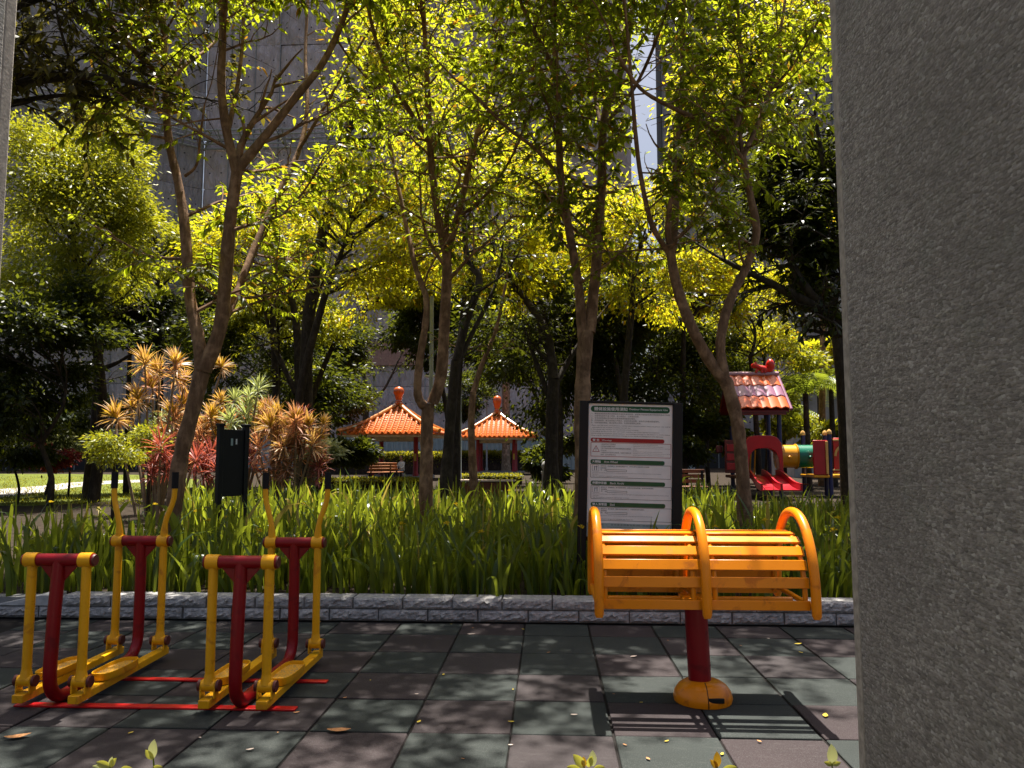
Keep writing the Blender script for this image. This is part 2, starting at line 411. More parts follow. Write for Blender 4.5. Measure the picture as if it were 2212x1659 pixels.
# ------------------------------------------------------------------ stone pillars either side of the camera
def pillar(xi, sgn, label):
    # the face turned to the gap between the pillars carries horizontal tooling and a sawn margin
    y0, y1, wd = PYF - 1.3, PYF, .7
    p = thing('stone_pillar', label, 'pillar', (xi + sgn * wd / 2, (y0 + y1) / 2, 0), 'pillars framing the view')
    MB().box((xi + sgn * wd / 2, (y0 + y1 - .055) / 2, 2.3), (wd, y1 - y0 - .055, 4.6)).build('shaft', M['granite'], p, .006, world=True)
    MB().box((xi + sgn * (wd / 2 + .002), y1 - .0275, 2.3), (wd - .001, .0545, 4.59)).build('edge_margin', M['granite_edge'], p, .008, world=True)
    return p
PYF = 2.25
pillar(float(at(1826, 980, PYF)[0]), 1, 'wide tooled granite pillar standing before the yellow back stretcher')
pillar(float(at(-18, 980, PYF)[0]), -1, 'granite pillar of which only a narrow strip shows before the dark trees')

# ================================================================== AIR WALKERS
def walker(label, X, Y, dx):
    L = .955
    w_ = thing('air_walker', label, 'exercise machine', (X, Y, 0), 'air walkers')
    zc = .775
    # red U frame: near post, floor bar, far post
    pts = [(0, .035, zc)] + [(0, .012, .5), (0, 0, .2)] + arc((0, .13, .165), .13, math.pi, 1.5 * math.pi, 6)[1:]
    pts += [(dx * .5, L / 2, .035)] + [(dx, q[1], q[2]) for q in arc((0, L - .13, .165), .13, 1.5 * math.pi, 2 * math.pi, 6)]
    pts += [(dx, L, .5), (dx, L - .01, zc)]
    MB().tube(pts, .034, 14).build('frame', M['red'], w_)
    for (cx, y, far) in ((0, .035, False), (dx, L - .01, True)):
        bar = MB().tube([(cx - .195, y, zc), (cx + .195, y, zc)], .034, 16).build('crossbar', M['red'], w_)
        for s in (-1, 1):
            MB().tube([(cx + s * .195, y, zc), (cx + s * .203, y, zc)], [.033, .029], 14).build('end_cap', M['cap_brown'], bar)
        g_ = MB().prism([(cx - .11, zc - .025), (cx - .02, zc - .125), (cx + .02, zc - .125), (cx + .11, zc - .025)], y - .006, y + .006)
        g_.build('gusset', M['red'], w_, .002)
        for s in (-1, 1):
            px = cx + s * .152
            col = MB().tube([(px - .034, y, zc), (px + .034, y, zc)], .0395, 18)
            co_ = col.build('collar', M['yellow'], w_)
            low = .155
            if far:
                hp = [(px, y, low), (px, y, zc + .06), (px + s * .004, y, zc + .11), (px + s * .014, y, zc + .155), (px + s * .042, y + .01, zc + .24), (px + s * .052, y + .012, zc + .285), (px + s * .055, y + .012, zc + .345)]
                MB().tube(hp, [.0245, .0235] + [.0175] * 5, 12).build('swing_arm', M['yellow'], w_)
                MB().tube([(px + s * .055, y + .012, zc + .345), (px + s * .055, y + .012, zc + .452)], .0215, 12).build('grip', M['black_rubber'], w_)
            else:
                MB().tube([(px, y, low), (px, y, zc - .02)], .0245, 12).build('swing_arm', M['yellow'], w_)
            # hinge at the foot of the arm
            hz = .118
            hg = MB().tube([(px - .036, y, hz + .018), (px + .036, y, hz + .018)], .031, 16).lathe([(.034, 0), (.028, .03), (.025, .05)], (px, y, hz + .028), 12).build('hinge', M['yellow'], w_)
            for e in (-1, 1):
                MB().tube([(px + e * .042, y, hz + .018), (px + e * .057, y, hz + .018)], .030, 16).build('hinge_cap', M['cap_brown'], hg)
                MB().prism([(y - .027, .075), (y + .027, .075), (y + .027, hz + .018), (y + .018, hz + .046), (y - .018, hz + .046), (y - .027, hz + .018)], px + e * .037 - .004, px + e * .037 + .004, 'x').build('hinge_plate', M['yellow'], hg, .001)
    for s in (-1, 1):
        bm_ = MB(); px = s * .152
        x1 = dx + px
        vs = []
        for (yy, xx) in ((-.03, px), (L + .06, x1)):
            for a, b in ((-.030, .035), (.030, .035), (.030, .078), (-.030, .078)): vs.append((xx + a, yy, b))
        bm_.add(vs, [(0, 1, 2, 3), (7, 6, 5, 4), (0, 4, 5, 1), (1, 5, 6, 2), (2, 6, 7, 3), (3, 7, 4, 0)])
        bm_.build('foot_beam', M['yellow'], w_, .004)
        # pedal: an oblong tray with a raised rim
        cxp, cyp = px + dx * .4 + s * .012 - .015, .40; hl, hw = .185, .066
        outl = []
        for k in range(28):
            a = 2 * math.pi * k / 28; ca, sa = math.cos(a), math.sin(a)
            outl.append((cxp + hw * math.copysign(abs(ca) ** .62, ca), cyp + hl * math.copysign(abs(sa) ** .62, sa)))
        k = len(outl)
        def ring(f, z): return [(cxp + (a - cxp) * f, cyp + (b - cyp) * (1 - (1 - f) * .4), z) for a, b in outl]
        vs = ring(.93, .082) + ring(1, .09) + ring(1.0, .124) + ring(.93, .124) + ring(.90, .104)
        fs = [(r * k + i, r * k + (i + 1) % k, (r + 1) * k + (i + 1) % k, (r + 1) * k + i) for r in range(4) for i in range(k)] + [tuple(range(k - 1, -1, -1))]
        pd = MB().add(vs, fs).build('pedal', M['yellow'], w_)
        v2 = ring(.90, .1045)
        MB().add(v2, [tuple(range(k))]).build('tread', M['pedal_grip'], pd)
    return w_
walker('red and yellow air walker beside the sloping end of the kerb', -2.655, 4.10, -.035)
walker('red and yellow air walker on the side towards the yellow back stretcher', -1.632, 4.06, -.015)
def strip(label, a, b, y, wd):
    o = box_obj('floor_rail', ((a + b) / 2, y, .0055), (b - a, wd, .010), M['bright_red'], None, .002)
    tag(o, label, 'floor rail', 'red floor rails')
strip('flat red steel rail under the near feet of the two air walkers', -2.86, -1.335, 4.15, .058)
strip('flat red steel rail crossing the tiles under the middle of the air walkers', -2.80, -1.31, 4.64, .05)

# ================================================================== BACK STRETCHER (arched slatted bench on a post)
BX0, BX1, BYC = .262, 1.366, 4.41
bs = thing('back_stretcher', 'yellow slatted arch bench on a dark red post', 'exercise machine', (.815, BYC, 0))
MB().tube([(.832, BYC, .10), (.815, BYC, .56)], .062, 24).build('post', M['red'], bs, world=True)
fb = MB().lathe([(.155, 0), (.160, .022), (.152, .055), (.130, .085), (.10, .104), (.066, .113)], (.845, BYC - .005, .001), 28).build('base_cover', M['amber'], bs, world=True)
MB().box((.888, BYC - .153, .044), (.085, .014, .026)).build('slot', M['black_metal'], fb, world=True, bevel=.004)
MB().tube([(.845, BYC - .005 - r_, z_) for r_, z_ in ((.158, .004), (.1615, .022), (.154, .055), (.132, .085), (.103, .104), (.070, .113))], .0022, 6).build('seam', M['black_metal'], fb, world=True)
AZ, AH = .545, .355          # arch spring height and rise
def arch(th, k=0.0):        # th: 0 = front lip ... 1 = back lip ; k offsets outwards
    a = math.pi * (1 - th)
    return BYC - (-(math.cos(a))) * 0 + math.copysign(abs(math.cos(a)) ** .80, math.cos(a)) * (.275 + k) * -1 * -1, AZ + abs(math.sin(a)) ** .85 * (AH + k)
def archp(th, k=0.0):
    a = math.pi * (1 - th); c_, s_ = math.cos(a), math.sin(a)
    return (BYC + math.copysign(abs(c_) ** .80, c_) * (.275 + k), AZ + abs(s_) ** .85 * (AH + k))
xm = (BX0 + BX1) / 2 + .0
# ribs carrying the slats
for x in (BX0 + .035, xm - .055, xm + .055, BX1 - .035):
    MB().tube([(x, *archp(i / 24)) for i in range(25)], .014, 8).build('rib', M['amber'], bs, world=True)
slat_t = [(.012, .05), (.10, .056), (.185, .056), (.27, .056), (.365, .056), (.465, .06)]
slat_t = slat_t + [(q, .10) for q in (.57, .675, .765, .845, .915, .98)]
for seg in ((BX0 + .015, xm - .012), (xm + .012, BX1 - .015)):
    for q, sw in slat_t:
        p0, p1 = archp(q, .014), archp(min(1, max(0, q + .02)), .014); pm = archp(max(0, q - .02), .014)
        ang = math.atan2(p1[1] - pm[1], p1[0] - pm[0])
        MB().box(((seg[0] + seg[1]) / 2, p0[0], p0[1]), (seg[1] - seg[0], sw, .012), (ang, 0, 0)).build('slat', M['amber'], bs, .003, world=True)
for x in (BX0, xm, BX1):
    pts = []
    for i in range(29):
        a = math.pi * (1 - i / 28); c_, s_ = math.cos(a), math.sin(a)
        pts.append((x, BYC + math.copysign(abs(c_) ** .9, c_) * .335, .565 + abs(s_) ** .9 * .462))
    pts = [(x, pts[0][1] - .004, .508), (x, pts[0][1] - .002, .525)] + pts + [(x, pts[-1][1] + .002, .525), (x, pts[-1][1] + .004, .508)]
    MB().tube(pts, [.017, .0245] + [.0255] * 29 + [.0245, .017], 14).build('hoop', M['amber'], bs, world=True)
    for sg in (-1, 1):
        MB().tube([(x, BYC + sg * .275, .56), (x, BYC + sg * .335, .56)], .016, 10).build('bracket', M['amber'], bs, world=True)
    MB().tube([(x, BYC - .28, .56), (x, BYC + .28, .56)], .016, 8).build('cross_rail', M['amber'], bs, world=True)
MB().box((.815, BYC, .556), (.16, .16, .012)).tube([(BX0 + .02, BYC, .542), (BX1 - .02, BYC, .542)], .02, 10).build('bearer', M['amber'], bs, world=True)

# ================================================================== NOTICE BOARD
SY = 6.86
nb = thing('notice_board', 'white notice board with green and red headings in a black frame', 'sign', (.73, SY, .13))
SC = .742 / 980.0
a0 = at(1268, 873, SY)
SX0, SZ0 = float(a0[0]), float(a0[2])
def su(px, py):            # board coordinates (photo crop px) -> world
    return SX0 + (px - 225) * SC, SZ0 - (py - 100) * SC
nbm = Matrix.Translation((SX0 + .37, SY, SZ0 - .55)) @ Matrix.Rotation(R(1.55), 4, 'Y') @ Matrix.Translation((-SX0 - .37, -SY, -SZ0 + .55))
def sign_fix(o):
    o.data.transform(Matrix.Translation(-org(o)) @ nbm @ Matrix.Translation(org(o))); return o
def srect(name, x0, y0, x1, y1, lay, m, parent, rad=0, hole=0):
    a, b = su(x0, y1), su(x1, y0); y = SY - .0012 * lay; r_ = rad * SC
    def outline(a, b, r_):
        if r_ <= 0: return [(a[0], a[1]), (b[0], a[1]), (b[0], b[1]), (a[0], b[1])]
        o = []
        for (cx, cz, s0) in ((b[0] - r_, a[1] + r_, -90), (b[0] - r_, b[1] - r_, 0), (a[0] + r_, b[1] - r_, 90), (a[0] + r_, a[1] + r_, 180)):
            for k in range(7): o.append((cx + r_ * math.cos(R(s0 + 15 * k)), cz + r_ * math.sin(R(s0 + 15 * k))))
        return o
    ol = outline(a, b, r_); mb = MB()
    if hole:
        h = hole * SC; il = outline((a[0] + h, a[1] + h), (b[0] - h, b[1] - h), max(r_ - h, 1e-6)); n = len(ol)
        mb.add([(q[0], y, q[1]) for q in ol + il], [(i, (i + 1) % n, n + (i + 1) % n, n + i) for i in range(n)])
    else:
        mb.add([(q[0], y, q[1]) for q in ol], [tuple(range(len(ol)))])
    return sign_fix(mb.build(name, m, parent, smooth=False, world=True))
def stext(txt, x0, yb, wid, hgt, lay, m, parent, name='lettering'):
    # text whose baseline starts at x0,yb; capital height hgt; fitted to wid (photo crop px)
    cu = bpy.data.curves.new('lettering', 'FONT'); cu.body = txt; cu.size = 1.0; cu.resolution_u = 2; cu.offset = .010 if txt.isascii() and hgt > 20 else 0
    to = bpy.data.objects.new('lettering_src', cu); C.objects.link(to)
    dg = bpy.context.evaluated_depsgraph_get(); dg.update()
    me = bpy.data.meshes.new_from_object(to.evaluated_get(dg)); bpy.data.objects.remove(to)
    n = len(me.vertices)
    if n == 0: return None
    co = np.empty(n * 3, np.float32); me.vertices.foreach_get('co', co); co = co.reshape(-1, 3)
    lx, hx, ly, hy = co[:, 0].min(), co[:, 0].max(), co[:, 1].min(), co[:, 1].max()
    X0, Z0 = su(x0, yb); og = org(parent)
    out = np.stack([X0 + (co[:, 0] - lx) / (hx - lx) * wid * SC - og.x, np.full(n, SY - .0012 * lay - og.y), Z0 + (co[:, 1] - ly) / (hy - ly) * hgt * SC - og.z], 1)
    me.vertices.foreach_set('co', out.astype(np.float32).ravel()); me.materials.clear(); me.materials.append(m); me.update(); me.name = name
    if hgt > 25 and not txt.isascii():      # heavy headings: the strokes once more, a hair to the side and forward
        m2 = me.copy(); m2.transform(Matrix.Translation((2.2 * SC, -.0003, 0))); sign_fix(link(name, m2, parent))
        m2 = me.copy(); m2.transform(Matrix.Translation((1.1 * SC, -.0006, 1.4 * SC))); sign_fix(link(name, m2, parent))
    return sign_fix(link(name, me, parent))
def sbox(name, x0, y0, x1, y1, ya, yb, m, parent, bev=.004):
    a, b = su(x0, y1), su(x1, y0)
    return sign_fix(MB().box(((a[0] + b[0]) / 2, (ya + yb) / 2, (a[1] + b[1]) / 2), (b[0] - a[0], yb - ya, b[1] - a[1])).build(name, m, parent, bev, world=True))
pn = sbox('panel', 225, 100, 1205, 1650, SY, SY + .02, M['sign_white'], nb)
sbox('post', 122, 75, 222, 2240, SY - .03, SY + .05, M['black_metal'], nb)
sbox('post', 1208, 75, 1316, 2240, SY - .03, SY + .05, M['black_metal'], nb)
sbox('top_rail', 222.5, 72, 1207.5, 98, SY - .02, SY + .04, M['black_metal'], nb)
sbox('back_board', 224, 101, 1206, 1700, SY + .022, SY + .03, M['black_metal'], nb, .001)
srect('header_band', 252, 128, 1172, 202, 1, M['sign_green'], pn, 37)
stext('體健設施使用須知', 292, 186, 385, 42, 2, M['ink_white'], pn); stext('Outdoor Fitness Equipment Use', 697, 180, 450, 30, 2, M['ink_white'], pn)
zh = ['一、體健設施使用前應詳細閱讀使用須知及使用說明，若使用不當而發生意外時由使用者自行負責。', '二、如發現有使用不當之情事，應立即阻止，以免發生危險。', '三、年長者使用器材應考量自身健康選擇適當器材使用。', '四、使用器材時，應注意周遭人們靠近，並保持安全距離，避免發生夾壓或碰撞意外。', '五、如發現器材損毀，應立即停止使用，並通知管理單位處理。']
for k, (q, wd) in enumerate(zip(zh, (925, 565, 520, 800, 585))): stext(q, 255, 231 + 26.5 * k, wd, 20, 1, M['ink_grey'], pn)
en = ['1.Please read the notice and instructions carefully before using the outdoor fitness equipment. User shall be', '   responsible for any accidents caused by improper use.', '2.Who should stop improper use immediately to avoid accidents.', '3.The elderly should consider their own health conditions and choose appropriate equipment.', '4.While using the equipment, please heed your surroundings and keep in a safe distance to avoid accidents.', '5.Stop using the equipment immediately if damage occurs. Notify the Management Unit right away.']
for k, (q, wd) in enumerate(zip(en, (925, 450, 560, 800, 925, 845))): stext(q, 256 if k != 1 else 268, 368 + 23.5 * k, wd, 15, 1, M['ink'], pn)
srect('warning_band', 256, 505, 1112, 553, 1, M['sign_red'], pn, 22); stext('警 告', 278, 545, 78, 28, 2, M['ink_white'], pn); stext('Warnings', 385, 545, 116, 22, 2, M['ink_white'], pn)
srect('warning_box', 258, 557, 1190, 722, 1, M['sign_red'], pn, 8, 5)
def stri(name, pts, lay, m):
    return sign_fix(MB().add([(su(*p)[0], SY - .0012 * lay, su(*p)[1]) for p in pts], [tuple(range(len(pts)))]).build(name, m, pn, smooth=False, world=True))
stri('warning_triangle', [(277, 668), (363, 668), (320, 592)], 1, M['sign_red']); stri('triangle_field', [(287, 662), (353, 662), (320, 604)], 2, M['sign_white'])
stext('!', 316, 656, 8, 36, 3, M['ink'], pn)
for k, (q, wd) in enumerate([('1.請依說明使用方法使用器材。', 175), ('2.請考量自身身體狀況使用。', 170), ('3.若不當使用此器材可能導致嚴重傷害及身體損傷，', 355), ('請多加注意。', 70), ('4.改變器材將可能導致人體損傷，請避免非專業人員', 352), ('拆卸，並於使用前熱身。', 180)]): stext(q, 376, 586 + 24.2 * k, wd, 16, 1, M['ink_grey'], pn)
for k, (q, wd) in enumerate([('1.Please follow the instructions when using the equipment.', 285), ('2.Please consider your physical condition and adjust exercise intensity.', 350), ('3.Please be notified that improper use of equipment may result in harm or other injury', 422), ('purpose', 45), ('use could also cause the equipment to create any parts of your body.', 338), ('4.Changing the equipment bearings may cause malfunction of tools, it is advised', 425), ('that users, adjust the strength of the equipment, and warm up before use.', 360)]): stext(q, 752, 582 + 20.4 * k, wd, 12, 1, M['ink_grey'], pn)
def section(y0, zh_, en_, wz, xe, we, dx):
    srect('heading_band', 258 + dx, y0, 1117 + dx, y0 + 50, 1, M['sign_green'], pn, 20)
    stext(zh_, 275 + dx, y0 + 40, wz, 31, 2, M['ink_white'], pn); stext(en_, xe, y0 + 38, we, 26, 2, M['ink_white'], pn)
    srect('section_box', 260 + dx, y0 + 53, 1192 + dx, y0 + 210, 1, M['ink'], pn, 10, 4)
    srect('pictogram_frame', 280 + dx, y0 + 62, 358 + dx, y0 + 138, 1, M['ink_grey'], pn, 12, 3)
for (y0, zh_, en_, wz, xe, we, dx, ln, ln2, ln3, w1, w2, w3) in [
        (757, '大轉輪', 'Arm Wheel', 102, 416, 158, 0, '站在踏板上，雙手握住轉輪手柄，同時向順時針或逆時針方向轉動。', 'Instruction:Stand on the ground. Hold two handles on the wheel with both hands. Turn the wheel clockwise or anti-clockwise.', 'Tips: This equipment is designed for individuals age 15 and over', 490, 800, 415),
        (1003, '伸腰伸背器', 'Back Archi', 165, 490, 160, 8, '背靠器材，雙手握緊護欄，緩慢向後彎曲身體，緩慢作伸展運動。', 'Instruction:Body back against the equipment and hands clenched guardrail, body bend backwards slowly and stretching ourselves slowly.', 'Tips: This equipment is designed for individuals age 15 and over', 530, 880, 425),
        (1250, '雙人滑雪器', 'Skil', 168, 490, 56, 12, '雙手握柄，雙腳分別站在踏板上，手腳腿前後來回擺動。', 'Instruction:Hold the two handles, step on two footboards, move legs back and forth simultaneously.', 'Tips: This equipment is designed for individuals age 15 and over', 420, 690, 470)]:
    section(y0, zh_, en_, wz, xe, we, dx)
    stext('使用方法', 376 + dx, y0 + 83, 68, 16, 1, M['ink'], pn); stext(ln, 458 + dx, y0 + 83, w1, 16, 1, M['ink_grey'], pn)
    stext('適用範圍', 376 + dx, y0 + 105, 68, 15, 1, M['ink'], pn); stext('年　齡', 376 + dx, y0 + 128, 68, 15, 1, M['ink'], pn)
    srect('age_box', 446 + dx, y0 + 112, 680 + dx, y0 + 136, 1, M['ink_grey'], pn, 2, 4)
    stext(ln2, 282 + dx, y0 + 160, w2, 12, 1, M['ink_grey'], pn); stext('Application', 282 + dx, y0 + 178, 74, 12, 1, M['ink_grey'], pn)
    stext(ln3, 282 + dx, y0 + 199, w3, 13, 1, M['ink'], pn)
    for k in range(3):      # small figure in the pictogram
        a_, b_ = [((306, 75), (306, 125)), ((306, 85), (340, 80)), ((332, 72), (332, 125))][k]
        stri('pictogram', [(a_[0] + dx - 3, y0 + a_[1]), (b_[0] + dx - 3, y0 + b_[1]), (b_[0] + dx + 3, y0 + b_[1] + 4), (a_[0] + dx + 3, y0 + a_[1] + 4)], 1, M['ink'])
srect('foot_band', 228, 1488, 1202, 1649, .6, M['sign_band'], pn)
stext('管 理 單 位　：　台 北 市 大 同 區 公 所 (TEL : 02-25975323)', 285, 1518, 745, 22, 2, M['ink'], pn)
stext('Management Unit        Datong District Office, Taipei City', 285, 1540, 455, 13, 2, M['ink_grey'], pn)
stext('緊急救護場所　：　台北市立聯合醫院中興院區 (TEL : 02-25523234)', 285, 1576, 760, 22, 2, M['ink'], pn)

# ================================================================== BLACK INFORMATION STAND
ipA, ipB = at(474, 1000, 9.0), at(529, 1000, 9.32)
st_ = thing('sign_stand', 'black two-post sign stand seen from behind, in the irises beside the leaning tree', 'sign', (float(ipA[0] + ipB[0]) / 2, 9.16, .13))
ang = math.atan2(ipB[1] - ipA[1], ipB[0] - ipA[0]); ln = float(np.hypot(ipB[0] - ipA[0], ipB[1] - ipA[1]))
for s in (-1, 1):
    po = MB().box((s * ln / 2, 0, .77), (.062, .062, 1.56)).build('post', M['black_metal'], st_, .004); MB().box((s * ln / 2, 0, 1.565), (.085, .085, .03)).build('post_cap', M['black_metal'], po, .006)
bd = MB().box((0, 0, 1.11), (ln - .066, .03, .80)).build('board', M['black_metal'], st_, .004)
MB().box((-.03, -.018, 1.36), (.030, .004, .085)).build('sticker', M['sign_band'], bd); MB().box((.035, -.018, 1.365), (.02, .004, .065)).build('sticker', M['sign_white'], bd)
st_.rotation_euler.z = ang

# ================================================================== LEAVES AND TREES
def unit(v): return v / np.maximum(np.linalg.norm(v, axis=-1, keepdims=True), 1e-9)
def leaves(P, D, N, Ls, Ws, full=True):
    """P base points, D leaf directions, N leaf normals -> vertices and triangles"""
    D = unit(D); Sd = unit(np.cross(D, N)); N = np.cross(Sd, D); n = len(P)
    Ls = np.asarray(Ls)[:, None]; Ws = np.asarray(Ws)[:, None]
    if full:
        b = P; t = P + D * Ls - N * Ls * .16
        l1 = P + D * Ls * .30 + Sd * Ws * .5 + N * Ws * .12; r1 = P + D * Ls * .30 - Sd * Ws * .5 + N * Ws * .12
        l2 = P + D * Ls * .66 + Sd * Ws * .40 - N * Ls * .03; r2 = P + D * Ls * .66 - Sd * Ws * .40 - N * Ls * .03
        co = np.stack([b, r1, r2, t, l2, l1], 1).reshape(-1, 3)
        base = (np.arange(n) * 6)[:, None, None]
        tr = base + np.array([[0, 1, 5], [1, 2, 5], [2, 4, 5], [2, 3, 4]])[None]
    else:
        co = np.stack([P, P + D * Ls * .45 - Sd * Ws * .5, P + D * Ls - N * Ls * .12, P + D * Ls * .45 + Sd * Ws * .5], 1).reshape(-1, 3)
        base = (np.arange(n) * 4)[:, None, None]
        tr = base + np.array([[0, 1, 2], [0, 2, 3]])[None]
    return co, tr.reshape(-1, 3)
# openings in the canopy through which the sky gap and the sheeted building show: (x, y, half width, half height, share of leaves missing)
OPEN = [(1405, 230, 42, 150, .93), (1410, 120, 30, 70, .6), (625, 190, 88, 175, .86), (452, 260, 46, 165, .86), (705, 60, 60, 75, .7), (378, 405, 55, 80, .9), (1250, 120, 45, 60, .4), (940, 60, 50, 60, .45), (780, 650, 45, 45, .5), (500, 60, 60, 60, .5)]
def openings(P):
    v = np.asarray(P) - np.array([0, 0, CAM_H]); d = v @ _fw; x = 1106 + FPX * (v @ _rt) / d; y = 829.5 - FPX * (v @ _up) / d
    keep = np.ones(len(P), bool); r_ = np.random.default_rng(len(P))
    for (cx, cy_, hw, hh, pr_) in OPEN:
        q = ((x - cx) / hw) ** 2 + ((y - cy_) / hh) ** 2
        keep &= ~((q < 1) & (r_.random(len(P)) < pr_))
    return keep
def leaf_obj(name, P, D, N, Ls, Ws, m, parent, full=True, kind='stuff'):
    if name == 'crown':
        kp = openings(P); P, D, N, Ls, Ws = np.asarray(P)[kp], np.asarray(D)[kp], np.asarray(N)[kp], np.asarray(Ls)[kp], np.asarray(Ws)[kp]
    co, tr = leaves(np.asarray(P), np.asarray(D), np.asarray(N), Ls, Ws, full)
    co = co - np.array(org(parent))
    o = link(name, raw_mesh(name, co, tr, m), parent)
    if kind: o['kind'] = kind
    return o
def polyline(px, Y, y0=None):
    return [Vector(at(x, y, Y + d)) for x, y, d in px]
def smooth_line(pts, sub=4):
    out = []
    for i in range(len(pts) - 1):
        p0 = pts[max(i - 1, 0)]; p1 = pts[i]; p2 = pts[i + 1]; p3 = pts[min(i + 2, len(pts) - 1)]
        for k in range(sub):
            t = k / sub
            out.append(.5 * ((2 * p1) + (p2 - p0) * t + (2 * p0 - 5 * p1 + 4 * p2 - p3) * t * t + (3 * p1 - p0 - 3 * p2 + p3) * t ** 3))
    out.append(pts[-1]); return out
def in_opening(p, rnd):
    v = np.array(p) - np.array([0, 0, CAM_H]); d = v @ _fw; x = 1106 + FPX * (v @ _rt) / d; y = 829.5 - FPX * (v @ _up) / d
    return any(((x - c[0]) / c[2]) ** 2 + ((y - c[1]) / c[3]) ** 2 < 1 and rnd.random() < c[4] for c in OPEN)
class Twigs:
    def __init__(s, seed): s.r = random.Random(seed); s.mb = MB(); s.tw = []; s.n = 0
    def branch(s, p, d, L, r, level, droop=0.0):
        q = [p.copy()]; dd = d.normalized(); k = 5
        for i in range(k):
            dd = (dd + Vector((s.r.gauss(0, .16), s.r.gauss(0, .16), s.r.gauss(0, .12) + .03 - droop))).normalized()
            q.append(q[-1] + dd * (L / k))
        s.mb.tube(q, [r * (1 - .7 * i / k) for i in range(k + 1)], 5 if level else 6, cap=False); s.n += 1
        if level == 0:
            s.tw.append(q); return
        m = s.r.randint(4, 6)
        for i in range(m):
            t = .25 + .75 * (i + s.r.random()) / m
            f = t * k; j = min(int(f), k - 1); b = q[j].lerp(q[j + 1], f - j)
            ax = (q[j + 1] - q[j]).normalized()
            side = ax.orthogonal().normalized(); side.rotate(Matrix.Rotation(s.r.uniform(0, 6.283), 3, ax))
            nd = (ax * s.r.uniform(.3, .8) + side * s.r.uniform(.5, 1) + Vector((0, 0, .05))).normalized()
            s.branch(b, nd, L * s.r.uniform(.32, .55), r * .45, level - 1, droop + .05)
        if level == 1: s.tw.append(q)
    def leaf_arrays(s, per, size, wid, droop=.55, seed=1, spread=1.0):
        r2 = np.random.default_rng(seed); P = []; D = []; N = []
        for q in s.tw:
            n = max(2, int(per * r2.uniform(.6, 1.4))); k = len(q) - 1
            for i in range(n):
                f = (.15 + .85 * r2.random()) * k; j = min(int(f), k - 1); b = q[j].lerp(q[j + 1], f - j)
                ax = (q[j + 1] - q[j]).normalized(); sd = ax.cross(Vector((0, 0, 1)))
                sd = (sd.normalized() if sd.length > .1 else Vector((1, 0, 0))) * (1 if i % 2 else -1)
                d = ax * .7 + sd * spread * r2.uniform(.5, 1.1) + Vector((0, 0, -droop * r2.uniform(.2, 1.6)))
                P.append(b); D.append(d); N.append((r2.normal(0, .45), r2.normal(0, .45), 1))
        n = len(P); P = np.array([tuple(a) for a in P]); D = np.array([tuple(a) for a in D]); N = np.array(N)
        L = size * r2.uniform(.6, 1.25, n); return P, D, N, L, L * wid * r2.uniform(.8, 1.2, n)
def front_tree(label, Y, trunk, limbs, seed, leafm, dens=1.0, zmin=3.0, per=23, size=.108, barkm='bark', back=.6):
    base = at(trunk[0][0], trunk[0][1], Y); base[2] = .13
    root = thing('tree', label, 'tree', tuple(map(float, base)))
    def sweep(name, px, r0, r1, parent, flare=False):
        pts = polyline([(a[0], a[1], a[2] if len(a) > 2 else 0) for a in px], Y)
        if flare: pts[0].z = .05
        pts = smooth_line(pts, 5); n = len(pts); rr = random.Random(seed * 7 + len(px) + int(px[-1][0]))
        rs = [(r0 + (r1 - r0) * i / (n - 1)) * mpx(Y) * rr.uniform(.93, 1.08) * .93 for i in range(n)]
        if flare:
            for i in range(4): rs[i] *= 1 + .35 * (1 - i / 4)
        MB().tube(pts, rs, 12).build(name, M[barkm], parent, world=True, angle=60); return pts, rs
    tk, trs = sweep('trunk', trunk, trunk[0][3], trunk[-1][3], root, True)
    tw = Twigs(seed)
    for lm in limbs:
        pts, rs = sweep('limb', lm['p'], lm['r'][0], lm['r'][1], root)
        n = len(pts); Lm = sum((pts[i + 1] - pts[i]).length for i in range(n - 1))
        cnt = int(Lm * 6.4 * dens * lm.get('d', 1))
        for i in range(cnt):
            f = (tw.r.random() ** .8) * (n - 1); j = min(int(f), n - 2); b = pts[j].lerp(pts[j + 1], f - j)
            if b.z < zmin * tw.r.uniform(.85, 1.1): continue
            a = tw.r.uniform(0, 6.283)
            d = Vector((math.cos(a), math.sin(a), tw.r.uniform(-.15, .75)))
            bl = tw.r.uniform(.55, 1.45) * (1 + .25 * (b.z > 5))
            if any(in_opening(b + d.normalized() * bl * q_, tw.r) for q_ in (.3, .6, .95)): continue
            tw.branch(b, d, bl, max(.008, rs[j] * .4), 1)
        tw.branch(pts[-1], (pts[-1] - pts[-3]), 1.3, rs[-1] * .8, 1)
    o = tw.mb.build('twigs', M[barkm], root, world=True); o['kind'] = 'stuff'
    leaf_obj('crown', *tw.leaf_arrays(per, size, .36, .6, seed), M[leafm], root)
    return root, len(tw.tw)

